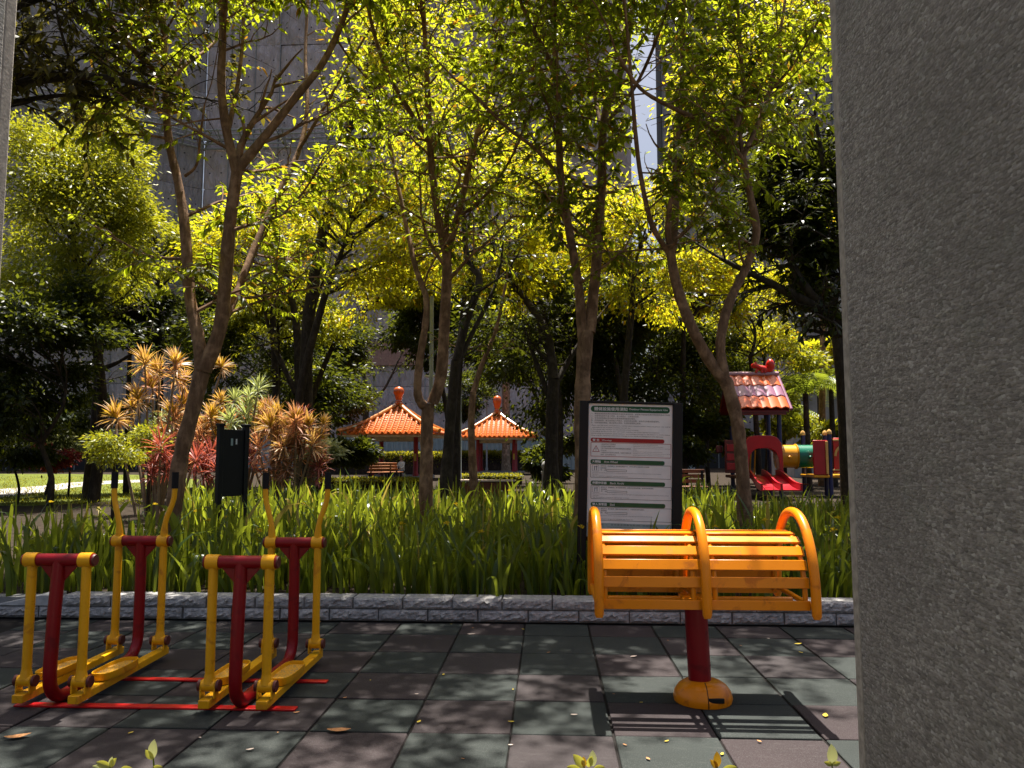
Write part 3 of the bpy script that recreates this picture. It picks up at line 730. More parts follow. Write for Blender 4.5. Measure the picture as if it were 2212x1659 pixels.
front_tree('leaning forked tree with tan bark behind the air walker at the kerb end', 8.5,
    [(368, 1140, 0, 18), (378, 1080, 0, 17), (392, 980, 0, 16.5), (415, 890, 0, 17), (436, 805, 0, 18)],
    [dict(p=[(436, 815, 0), (430, 740, .02), (410, 640, .1), (400, 500, .2), (385, 395, .3), (364, 300, .4), (357, 180, .5), (350, 0, .7), (335, -230, 1)], r=(16, 6)),
     dict(p=[(357, 175, .5), (300, 120, .2), (240, 58, -.1), (195, -5, -.4), (120, -160, -.9)], r=(8, 4)),
     dict(p=[(360, 190, .5), (400, 140, .9), (455, 100, 1.3), (520, 20, 1.8)], r=(6, 3)),
     dict(p=[(400, 380, .3), (425, 355, .2), (433, 290, .1), (442, 225, 0)], r=(4, 2), d=.5),
     dict(p=[(440, 800, 0), (475, 710, -.03), (487, 600, -.1), (497, 480, -.2), (513, 365, -.3)], r=(18, 13), d=.3),
     dict(p=[(512, 372, -.3), (490, 285, -.4), (478, 180, -.5), (481, 60, -.6), (470, -120, -.9), (440, -330, -1.2)], r=(12, 5)),
     dict(p=[(494, 275, -.4), (512, 190, -.2), (524, 90, 0), (530, -40, .3)], r=(6, 3)),
     dict(p=[(514, 365, -.3), (560, 310, -.3), (640, 208, -.3), (702, 128, -.2), (752, 10, -.2), (790, -160, -.2)], r=(12, 5)),
     dict(p=[(484, 690, 0), (507, 645, .2), (540, 560, .5), (588, 445, .9), (642, 335, 1.3), (663, 240, 1.6), (660, 110, 2), (668, -60, 2.4)], r=(11, 4)),
     dict(p=[(578, 470, .9), (625, 445, .7), (660, 478 - 70, .5), (700, 340, .2)], r=(4, 2)),
     dict(p=[(480, 40, -.6), (500, -110, -1.7), (480, -230, -2.1), (450, -330, -2.1)], r=(6, 3), d=1.7),  # this and the next two: unseen overhead limbs, added to shade the floor
     dict(p=[(752, 10, -.2), (790, -130, -1.2), (800, -270, -2.1), (780, -400, -2.4)], r=(5, 3), d=2.6),
     dict(p=[(350, 0, .7), (280, -150, -.6), (200, -290, -1.6), (140, -400, -1.9)], r=(5, 3), d=2.6),
     dict(p=[(645, 325, 1.3), (690, 250, 1.2), (730, 180, 1.2), (800, 60, 1.2)], r=(5, 3))], 11, 'leaf_a', 1.0, 3.3)
front_tree('slim tree with a bare U-shaped side limb between the two pavilions', 10.5,
    [(918, 1095, 0, 15), (921, 1010, 0, 14), (922, 930, 0, 14), (925, 872, 0, 15)],
    [dict(p=[(920, 882, 0), (905, 862, -.1), (902, 830, -.15), (908, 770, -.2), (919, 700, -.2), (920, 640, -.15), (900, 585, 0), (878, 490, .2), (858, 390, .4), (835, 280, .5)], r=(11, 4), d=.5),
     dict(p=[(934, 872, 0), (953, 810, 0), (960, 700, 0), (965, 600, 0), (966, 545, 0)], r=(14, 11), d=.3),
     dict(p=[(965, 550, 0), (946, 470, -.2), (931, 340, -.4), (925, 230, -.5), (920, 120, -.6), (913, -20, -.8), (905, -250, -1)], r=(10, 4)),
     dict(p=[(930, 310, -.4), (885, 240, -.8), (842, 165, -1.1), (805, 60, -1.4), (770, -120, -1.8)], r=(6, 3)),
     dict(p=[(967, 545, 0), (998, 430, .2), (1020, 330, .4), (1042, 245, .5), (1075, 120, .8), (1088, -20, 1.0), (1100, -220, 1.3)], r=(9, 4)),
     dict(p=[(918, 80, -.6), (905, -90, -2.0), (920, -240, -3.2), (960, -340, -3.6)], r=(5, 3), d=2.6),  # two limbs out of view, put in so their leaves darken the pavement
     dict(p=[(1088, -20, 1.0), (1080, -200, -1.2), (1060, -340, -2.8), (1040, -450, -3.3)], r=(5, 3), d=2.4),
     dict(p=[(990, 470, .2), (1050, 420, -.4), (1110, 330, -.9), (1150, 220, -1.3)], r=(4, 2))], 12, 'leaf_a', 1.05, 3.6, per=11)
front_tree('straight forked tree rising behind the white notice board', 9.8,
    [(1262, 1110, 0, 19), (1258, 960, 0, 17), (1258, 880, 0, 16), (1260, 800, 0, 16), (1266, 715, 0, 17)],
    [dict(p=[(1258, 730, 0), (1250, 620, -.1), (1228, 490, -.2), (1211, 380, -.3), (1205, 210, -.5), (1196, 60, -.6), (1188, -140, -.8)], r=(12, 5)),
     dict(p=[(1273, 718, 0), (1288, 570, .1), (1299, 410, .2), (1306, 250, .3), (1342, 150, .4), (1368, 0, .5), (1385, -210, .8)], r=(14, 5)),
     dict(p=[(1212, 385, -.3), (1160, 325, -.6), (1095, 275, -.9), (1020, 200, -1.2)], r=(5, 3)),
     dict(p=[(1200, 150, -.5), (1158, 75, -.8), (1120, -10, -1.1), (1080, -160, -1.5)], r=(6, 3)),
     dict(p=[(1303, 300, .3), (1280, 180, .8), (1262, 60, 1.2), (1250, -120, 1.7)], r=(6, 3)),
     dict(p=[(1196, 60, -.6), (1210, -120, -1.8), (1230, -230, -1.6), (1240, -300, -1.7)], r=(5, 3), d=2),  # this limb and the next hang unseen, added for shade on the tiles
     dict(p=[(1368, 0, .5), (1400, -160, -1.0), (1430, -250, -.7), (1470, -320, -.7)], r=(5, 3), d=2),
     dict(p=[(1306, 270, .3), (1370, 190, 0), (1420, 80, -.3), (1470, -80, -.7)], r=(5, 3))], 13, 'leaf_a', 1.1, 3.5)
front_tree('crooked forked tree in front of the play structure', 9.2,
    [(1612, 1130, 0, 15.5), (1603, 1010, 0, 14), (1590, 900, 0, 14), (1567, 818, 0, 15)],
    [dict(p=[(1570, 828, 0), (1528, 772, 0), (1487, 690, -.1), (1460, 610, -.1), (1448, 540, -.1)], r=(15, 11), d=.3),
     dict(p=[(1446, 548, -.1), (1408, 485, -.3), (1384, 380, -.5), (1372, 280, -.6), (1362, 150, -.8), (1345, -40, -1)], r=(7, 3), d=.8),
     dict(p=[(1453, 545, -.1), (1461, 430, .2), (1464, 300, .4), (1474, 150, .6), (1480, -60, .9)], r=(9, 4)),
     dict(p=[(1566, 820, 0), (1556, 742, 0), (1575, 655, .1), (1614, 572, .2), (1634, 500, .2), (1620, 420, .2), (1604, 335, .2)], r=(12, 8), d=.4),
     dict(p=[(1602, 345, .2), (1575, 310, 0), (1527, 268, -.3), (1452, 232, -.6), (1382, 190, -.9), (1330, 110, -1.2)], r=(8, 3)),
     dict(p=[(1606, 335, .2), (1640, 260, .4), (1668, 170, .5), (1690, 40, .7), (1715, -140, 1)], r=(7, 3)),
     dict(p=[(1580, 310, 0), (1604, 210, .4), (1600, 100, .7), (1588, -60, 1)], r=(7, 3)),
     dict(p=[(1660, 200, .5), (1720, 130, .2), (1780, 20, -.2)], r=(4, 2)),
     dict(p=[(1588, -60, 1.0), (1600, -180, .2), (1610, -290, -.6), (1620, -360, -.9)], r=(5, 3), d=2.2)], 14, 'leaf_a', 1.1, 3.4)  # unseen limb added overhead to shade the rear tiles

# trees whose crowns stand around and behind: dense, clustered crowns
def dense_tree(label, px, py, Y, rx, rz, n_cl, per, leafm, seed, size=.16, trunk_px=None, barkm='bark_dark', ry=None, full=False, name='tree', cat='tree', group=None, shell=.55, wid=.42):
    r2 = np.random.default_rng(seed); c = at(px, py, Y); k = mpx(Y); a, b = rx * k, rz * k; ry_ = (ry * k if ry else a)
    tx = trunk_px if trunk_px is not None else px
    gb = at(tx, 1000, Y); base = np.array([gb[0], Y, .13])
    root = thing(name, label, cat, tuple(map(float, base)), group)
    # limbs from the trunk into the crown
    zf = max(c[2] - b * .75, .6); fork = Vector((base[0] * .6 + c[0] * .4, Y, zf)); rr = random.Random(seed)
    r0 = max(.03, .0115 * (c[2] + b))
    tpts = [Vector((base[0], base[1], .05)), Vector((base[0] + rr.gauss(0, .08), Y + rr.gauss(0, .08), zf * .5)), fork]
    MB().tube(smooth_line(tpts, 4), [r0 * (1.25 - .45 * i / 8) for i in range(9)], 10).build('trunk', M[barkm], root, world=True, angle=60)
    lim = MB()
    # boughs: the foliage gathers in rounded masses with gaps between them
    nb_ = max(7, int(n_cl / 13)); bu = unit(r2.normal(size=(nb_, 3)) * np.array([1, 1, .9]) + np.array([0, 0, .25])); br = r2.uniform(.55, .95, nb_)
    bi = r2.integers(0, nb_, n_cl); u = bu[bi] * br[bi][:, None] + r2.normal(size=(n_cl, 3)) * np.array([.17, .17, .10]); rad = np.linalg.norm(u, axis=1) ; u = unit(u); rad = rad.clip(.15, 1.12)
    lump = 1 + .22 * np.sin(u[:, 0] * 5 + seed) * np.cos(u[:, 2] * 4 + seed * 2)
    CC = c + u * rad[:, None] * lump[:, None] * np.array([a, ry_, b])
    CC[:, 2] = np.maximum(CC[:, 2], .5)
    top = Vector((c[0], Y, c[2] + b * .35)); BC = c + bu * br[:, None] * np.array([a, ry_, b]) * .8
    leader = smooth_line([fork, fork.lerp(top, .5) + Vector((rr.gauss(0, .12 * a), rr.gauss(0, .12 * a), 0)), top], 4)
    lim.tube(leader, [r0 * .8 * (1 - .8 * j / 8) for j in range(9)], 7, cap=False)
    for i in range(min(nb_, 16)):
        e = Vector(BC[i]); e.z = max(e.z, .5); hs = min(.75, max(0, (e.z - fork.z) / max(.1, top.z - fork.z) - .35)); st0 = leader[int(hs * 8)]
        mid = st0.lerp(e, .5) + Vector((rr.gauss(0, .1 * a), rr.gauss(0, .1 * a), rr.gauss(-.05, .06) * (e - st0).length))
        ln_ = smooth_line([st0, mid, e], 3); lim.tube(ln_, [r0 * .42 * (1 - .75 * j / 6) for j in range(7)], 6, cap=False)
        for cl_ in np.where(bi == i)[0][:4]: lim.tube([ln_[3 + int(cl_) % 3], ln_[-1].lerp(Vector(CC[cl_]), .5), Vector(CC[cl_])], [r0 * .16, r0 * .12, r0 * .05], 5, cap=False)
    q = lim.build('limbs', M[barkm], root, world=True); q['kind'] = 'stuff'
    cs = r2.uniform(.6, 1.4, n_cl) * max(.20, min(a, b) * .22)
    ii = np.repeat(np.arange(n_cl), per); n = len(ii)
    off = r2.normal(size=(n, 3)) * np.array([.55, .55, .30]) * cs[ii][:, None]
    P = CC[ii] + off
    D = unit(off) * .7 + u[ii] * .5 + r2.normal(size=(n, 3)) * .35 + np.array([0, 0, -.35]); N = r2.normal(size=(n, 3)) * .75 + np.array([0, 0, .55]) + u[ii] * .5
    L = size * r2.uniform(.6, 1.3, n)
    leaf_obj('crown', P, D, N, L, L * wid * r2.uniform(.8, 1.25, n), M[leafm], root, full)
    return root
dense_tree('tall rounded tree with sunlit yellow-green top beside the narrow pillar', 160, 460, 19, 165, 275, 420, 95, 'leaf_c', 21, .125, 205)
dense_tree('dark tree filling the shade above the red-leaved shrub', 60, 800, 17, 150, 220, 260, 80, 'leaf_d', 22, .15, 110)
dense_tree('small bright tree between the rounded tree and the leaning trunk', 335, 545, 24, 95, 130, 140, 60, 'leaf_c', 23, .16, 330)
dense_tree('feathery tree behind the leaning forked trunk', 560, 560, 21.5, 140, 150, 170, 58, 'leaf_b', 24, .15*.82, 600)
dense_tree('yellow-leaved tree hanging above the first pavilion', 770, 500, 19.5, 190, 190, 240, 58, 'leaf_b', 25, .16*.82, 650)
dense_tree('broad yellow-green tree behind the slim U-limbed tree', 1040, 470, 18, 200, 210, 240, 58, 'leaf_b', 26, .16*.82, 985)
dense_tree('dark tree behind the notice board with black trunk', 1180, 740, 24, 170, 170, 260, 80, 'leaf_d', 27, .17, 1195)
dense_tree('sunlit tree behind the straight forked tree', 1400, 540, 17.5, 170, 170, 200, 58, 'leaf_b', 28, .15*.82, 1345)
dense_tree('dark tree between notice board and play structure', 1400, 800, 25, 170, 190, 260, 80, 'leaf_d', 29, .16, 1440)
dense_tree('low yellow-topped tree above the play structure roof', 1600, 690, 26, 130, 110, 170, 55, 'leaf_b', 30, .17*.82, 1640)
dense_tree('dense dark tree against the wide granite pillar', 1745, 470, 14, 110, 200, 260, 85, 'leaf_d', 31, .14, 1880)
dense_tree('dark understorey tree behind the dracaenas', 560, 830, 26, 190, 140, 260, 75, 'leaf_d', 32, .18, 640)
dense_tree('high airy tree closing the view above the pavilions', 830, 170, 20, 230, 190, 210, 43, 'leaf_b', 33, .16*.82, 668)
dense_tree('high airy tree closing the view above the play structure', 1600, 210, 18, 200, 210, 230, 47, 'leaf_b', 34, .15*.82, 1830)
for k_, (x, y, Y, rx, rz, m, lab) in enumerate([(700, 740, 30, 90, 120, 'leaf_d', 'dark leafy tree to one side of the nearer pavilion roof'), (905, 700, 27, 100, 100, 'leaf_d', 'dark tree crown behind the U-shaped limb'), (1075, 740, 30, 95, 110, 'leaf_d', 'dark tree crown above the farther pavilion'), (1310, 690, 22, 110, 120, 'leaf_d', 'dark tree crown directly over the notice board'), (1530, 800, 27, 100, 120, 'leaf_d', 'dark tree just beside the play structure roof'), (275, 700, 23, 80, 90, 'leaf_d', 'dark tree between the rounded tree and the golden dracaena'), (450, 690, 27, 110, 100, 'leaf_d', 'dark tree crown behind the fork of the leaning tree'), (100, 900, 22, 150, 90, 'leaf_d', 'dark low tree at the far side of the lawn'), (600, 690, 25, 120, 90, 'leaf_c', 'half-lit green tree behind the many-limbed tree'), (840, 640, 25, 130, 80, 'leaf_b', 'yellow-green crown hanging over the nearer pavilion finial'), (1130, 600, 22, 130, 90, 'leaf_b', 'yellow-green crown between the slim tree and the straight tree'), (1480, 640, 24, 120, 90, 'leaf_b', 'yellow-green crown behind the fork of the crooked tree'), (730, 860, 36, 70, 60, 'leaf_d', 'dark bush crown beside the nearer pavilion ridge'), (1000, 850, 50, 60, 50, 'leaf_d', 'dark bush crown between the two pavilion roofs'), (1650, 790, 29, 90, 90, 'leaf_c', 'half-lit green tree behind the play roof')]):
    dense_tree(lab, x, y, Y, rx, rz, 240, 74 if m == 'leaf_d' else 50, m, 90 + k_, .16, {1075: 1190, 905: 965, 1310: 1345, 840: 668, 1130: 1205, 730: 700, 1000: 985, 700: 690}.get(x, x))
# overhanging shaded boughs from a tree that stands outside the picture
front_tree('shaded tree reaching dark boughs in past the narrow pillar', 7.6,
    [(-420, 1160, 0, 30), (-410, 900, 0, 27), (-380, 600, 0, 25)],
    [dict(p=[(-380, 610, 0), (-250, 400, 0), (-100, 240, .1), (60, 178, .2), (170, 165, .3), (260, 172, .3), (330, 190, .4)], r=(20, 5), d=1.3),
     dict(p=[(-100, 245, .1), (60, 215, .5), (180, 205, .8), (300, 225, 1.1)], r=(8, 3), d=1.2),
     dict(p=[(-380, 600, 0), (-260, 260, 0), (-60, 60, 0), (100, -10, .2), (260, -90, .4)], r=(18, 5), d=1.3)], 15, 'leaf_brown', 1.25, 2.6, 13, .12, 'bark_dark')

# ================================================================== IRIS BED
def blades(n_, hgt, wid, seed, spread=.09, lean=.35):
    """strap leaves in a fan; returns vertices and quads"""
    r2 = np.random.default_rng(seed); seg = 6; V = []; F = []
    for i in range(n_):
        a = r2.uniform(0, 6.283); h = hgt * r2.uniform(.42, 1.18); w0 = wid * r2.uniform(.7, 1.2)
        d = np.array([math.cos(a), math.sin(a)]); ln_ = lean * abs(r2.normal(0, 1)) * h; bend = r2.random() < .32
        b0 = np.array([r2.normal(0, spread), r2.normal(0, spread)]); tw = r2.uniform(0, 3.14); sd = np.array([math.cos(tw), math.sin(tw)])
        base = len(V)
        for k in range(seg + 1):
            t = k / seg; hh = h * (math.sin(t * 2.0) / math.sin(2.0) * .82 if bend else t); out = ln_ * t ** 2 * (2.0 if bend else 1)
            ww = w0 * (.75 + .5 * t) * (1 - t ** 3.2) + .001
            c = b0 + d * out
            V.append((c[0] - sd[0] * ww / 2, c[1] - sd[1] * ww / 2, hh)); V.append((c[0] + sd[0] * ww / 2, c[1] + sd[1] * ww / 2, hh))
        for k in range(seg):
            q = base + 2 * k; F.append((q, q + 1, q + 3, q + 2))
    return np.array(V), np.array(F)
SOIL = .13
var = [blades(10, .60, .044, 100 + k, .075, .28) for k in range(8)]
iris_me = [raw_mesh('iris_leaves', v, f, M['iris']) for v, f in var]
cnt = 0; spots = []
rr = random.Random(5)
for row in range(4):
    y = 6.62 + row * .21; x = -4.9 + rr.uniform(0, .2)
    while x < 2.9:
        spots.append((x + rr.gauss(0, .04), y + rr.gauss(0, .05))); x += rr.uniform(.20, .30)
for i, (x, y) in enumerate(spots):
    if abs(x - .305) < .06 and y < 7: continue
    o = tag(link('iris_plant', iris_me[i % 8]), 'clump of upright strap leaves in the rows just behind the kerb', 'iris', 'iris clumps behind the kerb')
    o.location = (x, y, SOIL); o.rotation_euler = (rr.gauss(0, .05), rr.gauss(0, .05), rr.uniform(0, 6.28)); s = rr.uniform(.8, 1.12); o.scale = (s, s, s * rr.uniform(.9, 1.08))
VV, FF, base = [], [], 0
r2 = np.random.default_rng(77)
for k in range(1250):
    y = 7.35 + 8.2 * r2.random() ** 1.15; x = r2.uniform(-6.2 - (y - 7) * .62, 3.8 + (y - 7) * .42)
    if x > .24 * y and y > 9.2: y = 11.0 + (y - 9.2) * .5; x = r2.uniform(.25, .46) * y
    if x < -.50 * y + .3 and y > 8.6: continue
    v, f = var[k % 8]; a = r2.uniform(0, 6.28); s = r2.uniform(.75, 1.25) * (1 + .02 * (y - 7)) * (.72 if x > .24 * y and y > 9.5 else 1); ca, sa = math.cos(a) * s, math.sin(a) * s
    q = np.stack([v[:, 0] * ca - v[:, 1] * sa + x, v[:, 0] * sa + v[:, 1] * ca + y, v[:, 2] * s + SOIL], 1)
    VV.append(q); FF.append(f + base); base += len(v)
o = link('iris_bed', raw_mesh('iris_bed', np.concatenate(VV), np.concatenate(FF), M['iris']))
tag(o, 'mass of green iris leaves filling the bed towards the pavilions', 'irises', kind='stuff')
# yellow flowers on stalks
pv, pf, pn_ = [], [], 0
fm = MB()
for k in range(6):
    a = k * math.pi / 3; L_ = .038 if k % 2 == 0 else .022; up_ = .004 if k % 2 == 0 else .018
    d = Vector((math.cos(a), math.sin(a), 0)); s_ = Vector((-d.y, d.x, 0))
    fm.add([d * .003, d * L_ * .55 + s_ * .011 + Vector((0, 0, up_ + .006)), d * L_ + Vector((0, 0, up_)), d * L_ * .55 - s_ * .011 + Vector((0, 0, up_ + .006))], [(0, 1, 2), (0, 2, 3)])
flower_me = fm.mesh('flower'); flower_me.materials.append(M['iris_flower'])
stalk_me = MB().tube([(0, 0, 0), (.015, .01, .3), (.02, .02, .56)], [.004, .003, .002], 5).mesh('stalk'); stalk_me.materials.append(M['iris'])
flw = [(147, 1175), (105, 1205), (20, 1190), (335, 1090), (110, 1085), (450, 1125), (560, 1147), (597, 1165), (700, 1138), (655, 1090), (713, 1120), (835, 1140), (850, 1160), (868, 1133), (880, 1085), (965, 1132), (985, 1090), (1053, 1102), (1118, 1108), (1140, 1160), (1168, 1176), (1180, 1180), (1100, 1060), (1205, 1080), (1255, 1140), (1240, 1170), (1535, 1115), (1545, 1140), (1590, 1130), (1653, 1125), (1760, 1137), (1800, 1146), (1700, 1140), (1730, 1165), (420, 1105), (490, 1118), (760, 1090), (1040, 1150), (1810, 1120)]
for i, (x, y) in enumerate(flw):
    z = rr.uniform(.66, .76); p = gz(x, y, z)
    if not (6.6 < p[1] < 16): continue
    t_ = thing('iris_stalk', 'single small yellow iris flower standing above the leaves', 'flower', (float(p[0]) - .02, float(p[1]) - .02, SOIL), 'yellow iris flowers')
    link('stalk', stalk_me, t_).scale.z = (z - SOIL) / .56
    f_ = link('flower', flower_me, t_); f_.location = (.02, .02, z - SOIL); f_.rotation_euler = (rr.gauss(0, .25), rr.gauss(0, .25), rr.uniform(0, 6)); f_.scale = (1.1,) * 3

# ================================================================== DRACAENAS AND SHRUBS
def rosette(n_, L_, m, seed, heart=True):
    r2 = np.random.default_rng(seed); ph = r2.uniform(0, 6.283, n_); el = r2.uniform(-.75, 1.45, n_)
    D = np.stack([np.cos(ph) * np.cos(el), np.sin(ph) * np.cos(el), np.sin(el)], 1)
    P = D * .02 + np.array([0, 0, 1.0]) * (el * .06)[:, None]; N = np.array([0, 0, 1.0]) + r2.normal(size=(n_, 3)) * .3
    L = L_ * r2.uniform(.75, 1.1, n_)
    co, tr = leaves(P, D, N, L, np.full(n_, .030), True)
    return raw_mesh('leaf_rosette', co, tr, m)
ros = {k: [rosette(62, .37, M['drac_' + k], 200 + i * 7 + j) for j in range(2)] for i, k in enumerate(('gold', 'rust', 'red', 'green', 'crown'))}
def heart(seed):
    r2 = np.random.default_rng(seed); n_ = 34; ph = r2.uniform(0, 6.283, n_); el = r2.uniform(.8, 1.5, n_)
    D = np.stack([np.cos(ph) * np.cos(el), np.sin(ph) * np.cos(el), np.sin(el)], 1)
    co, tr = leaves(D * .01, D, r2.normal(size=(n_, 3)), .30 * r2.uniform(.8, 1.1, n_), np.full(n_, .03), True); return raw_mesh('leaf_heart', co, tr, M['drac_crown'])
heart_me = heart(3)
def dracaena(label, bx, Y, heads):
    b = at(bx, 1040, Y); root = thing('dracaena', label, 'dracaena', (float(b[0]), Y, .13), 'dracaenas')
    for (x, y, kind, sc, dy) in heads:
        p = Vector(at(x, y, Y + dy)) - Vector((b[0], Y, .13))
        st = Vector((p.x * .35 + random.gauss(0, .08), p.y * .4, 0))
        MB().tube(smooth_line([st, Vector((st.x * .5 + p.x * .5, p.y * .7, p.z * .5)), p], 3), [.030, .028, .026, .024, .022, .02, .02], 7).build('stem', M['stem'], root)
        o = link('leaf_rosette', ros[kind][random.randrange(2)], root); o.location = p; o.rotation_euler = (random.gauss(0, .22), random.gauss(0, .22), random.uniform(0, 6.28)); o.scale = (sc,) * 3
        if kind in ('gold', 'rust') and y < 960:
            h = link('leaf_heart', heart_me, root); h.location = p; h.rotation_euler = o.rotation_euler; h.scale = (sc,) * 3
        # lower, older whorl on the same stem
        if random.random() < .4:
            o2 = link('leaf_rosette', ros['rust' if kind == 'gold' else kind][random.randrange(2)], root); o2.location = p - Vector((random.gauss(0, .03), 0, .22 * sc)); o2.rotation_euler = (random.gauss(0, .2), random.gauss(0, .2), random.uniform(0, 6)); o2.scale = (sc * .92,) * 3
dracaena('tall golden dracaena with long bare stems, left of the leaning trunk', 330, 15.2, [(313, 790, 'gold', 1.05, 0), (345, 805, 'gold', 1.0, .3), (380, 790, 'gold', 1.0, -.2), (298, 865, 'gold', 1.0, -.2), (283, 880, 'gold', .8, .4), (253, 905, 'gold', 1.15, 0), (330, 840, 'rust', 1, .4), (398, 830, 'gold', .85, .3), (375, 900, 'gold', 1.05, 0), (396, 875, 'rust', .9, .5), (345, 910, 'green', .8, .4), (480, 795, 'gold', .85, .8), (355, 950, 'rust', 1, .2)])
dracaena('spreading amber dracaena in the middle of the row', 500, 14.6, [(478, 872, 'gold', .75, .3), (505, 868, 'green', .8, .2), (540, 862, 'green', .8, .3), (557, 845, 'green', .85, 0), (455, 905, 'gold', 1, 0), (475, 920, 'gold', 1, .3), (520, 890, 'rust', .9, .5), (500, 915, 'green', .9, -.2), (530, 905, 'green', .95, 0), (560, 895, 'gold', .9, .5), (580, 890, 'rust', .8, .4), (440, 935, 'rust', 1, .2), (430, 965, 'rust', 1, -.1), (545, 935, 'gold', 1, .2), (410, 935, 'rust', 1, .5), (575, 925, 'rust', 1, .2), (470, 955, 'rust', 1, .1)])
dracaena('rusty dracaena with dense heads beside the black sign stand', 610, 14.2, [(600, 900, 'gold', .9, .2), (585, 925, 'gold', 1, -.1), (640, 915, 'rust', 1, -.2), (625, 930, 'gold', .9, 0), (675, 965, 'gold', .9, -.1), (612, 968, 'gold', 1, -.2), (655, 905, 'red', .75, .2), (664, 925, 'gold', .9, 0), (698, 918, 'gold', .6, .2), (605, 955, 'rust', 1, .1), (640, 950, 'red', 1, .3), (655, 960, 'rust', 1, 0), (680, 950, 'rust', .9, .3), (600, 985, 'gold', .9, -.1), (645, 988, 'rust', 1, 0), (690, 985, 'rust', .8, .1), (560, 975, 'rust', 1, 0), (545, 1000, 'red', 1, .1), (580, 1010, 'rust', .9, -.1), (620, 1015, 'rust', .9, -.1), (690, 1010, 'red', .8, 0)])
dracaena('dark red dracaena low against the leaning trunk', 440, 13.6, [(422, 1000, 'red', 1, 0), (452, 990, 'red', 1, .2), (485, 985, 'red', .95, .1), (470, 1020, 'red', .9, -.1), (440, 1025, 'red', .8, 0), (505, 1010, 'red', .9, .2)])
dracaena('short rust-red dracaena beside the clipped round shrub', 345, 13.2, [(347, 970, 'red', .95, 0), (360, 1000, 'red', .8, .1), (330, 1010, 'red', .7, .1)])
dense_tree('clipped round shrub on a short stem by the path', 243, 975, 13.0, 46, 38, 60, 29, 'leaf_c', 41, .075, 250, name='shrub', cat='shrub', shell=.5)
dense_tree('bushy green shrub between the round shrub and the dracaenas', 318, 955, 14.0, 34, 36, 45, 25, 'leaf_c', 42, .09, 325, name='shrub', cat='shrub')
dense_tree('red-leaved shrub in the shade of the dark tree', 105, 985, 19, 40, 26, 40, 60, 'red_leaf', 43, .11, 105, name='shrub', cat='shrub')
dense_tree('pale variegated shrub at the foot of the rusty dracaena', 688, 985, 16.5, 34, 36, 45, 60, 'white_leaf', 44, .12, 690, name='shrub', cat='shrub')
dense_tree('dark shrub at the edge of the lawn by the narrow pillar', 20, 965, 18, 95, 62, 120, 60, 'leaf_d', 45, .12, 40, name='shrub', cat='shrub')
dense_tree('pale-leaved shrub behind the red-leaved one', 150, 965, 21, 34, 30, 40, 50, 'white_leaf', 46, .12, 150, name='shrub', cat='shrub')
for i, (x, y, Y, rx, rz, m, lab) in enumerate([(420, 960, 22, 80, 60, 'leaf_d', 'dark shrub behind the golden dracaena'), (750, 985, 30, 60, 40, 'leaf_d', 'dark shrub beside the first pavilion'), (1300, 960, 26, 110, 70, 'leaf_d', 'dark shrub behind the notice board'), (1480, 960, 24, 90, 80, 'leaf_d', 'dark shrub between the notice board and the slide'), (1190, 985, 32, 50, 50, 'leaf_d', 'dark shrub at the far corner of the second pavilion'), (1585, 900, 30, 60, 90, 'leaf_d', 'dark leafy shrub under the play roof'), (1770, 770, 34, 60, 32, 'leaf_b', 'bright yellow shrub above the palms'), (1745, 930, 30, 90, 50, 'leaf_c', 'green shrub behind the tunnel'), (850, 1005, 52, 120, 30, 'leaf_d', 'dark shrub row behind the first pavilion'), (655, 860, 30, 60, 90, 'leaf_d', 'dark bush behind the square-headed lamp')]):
    dense_tree(lab, x, y, Y, rx, rz, 110, 70, m, 60 + i, .16 if Y < 30 else .22, name='shrub', cat='shrub')

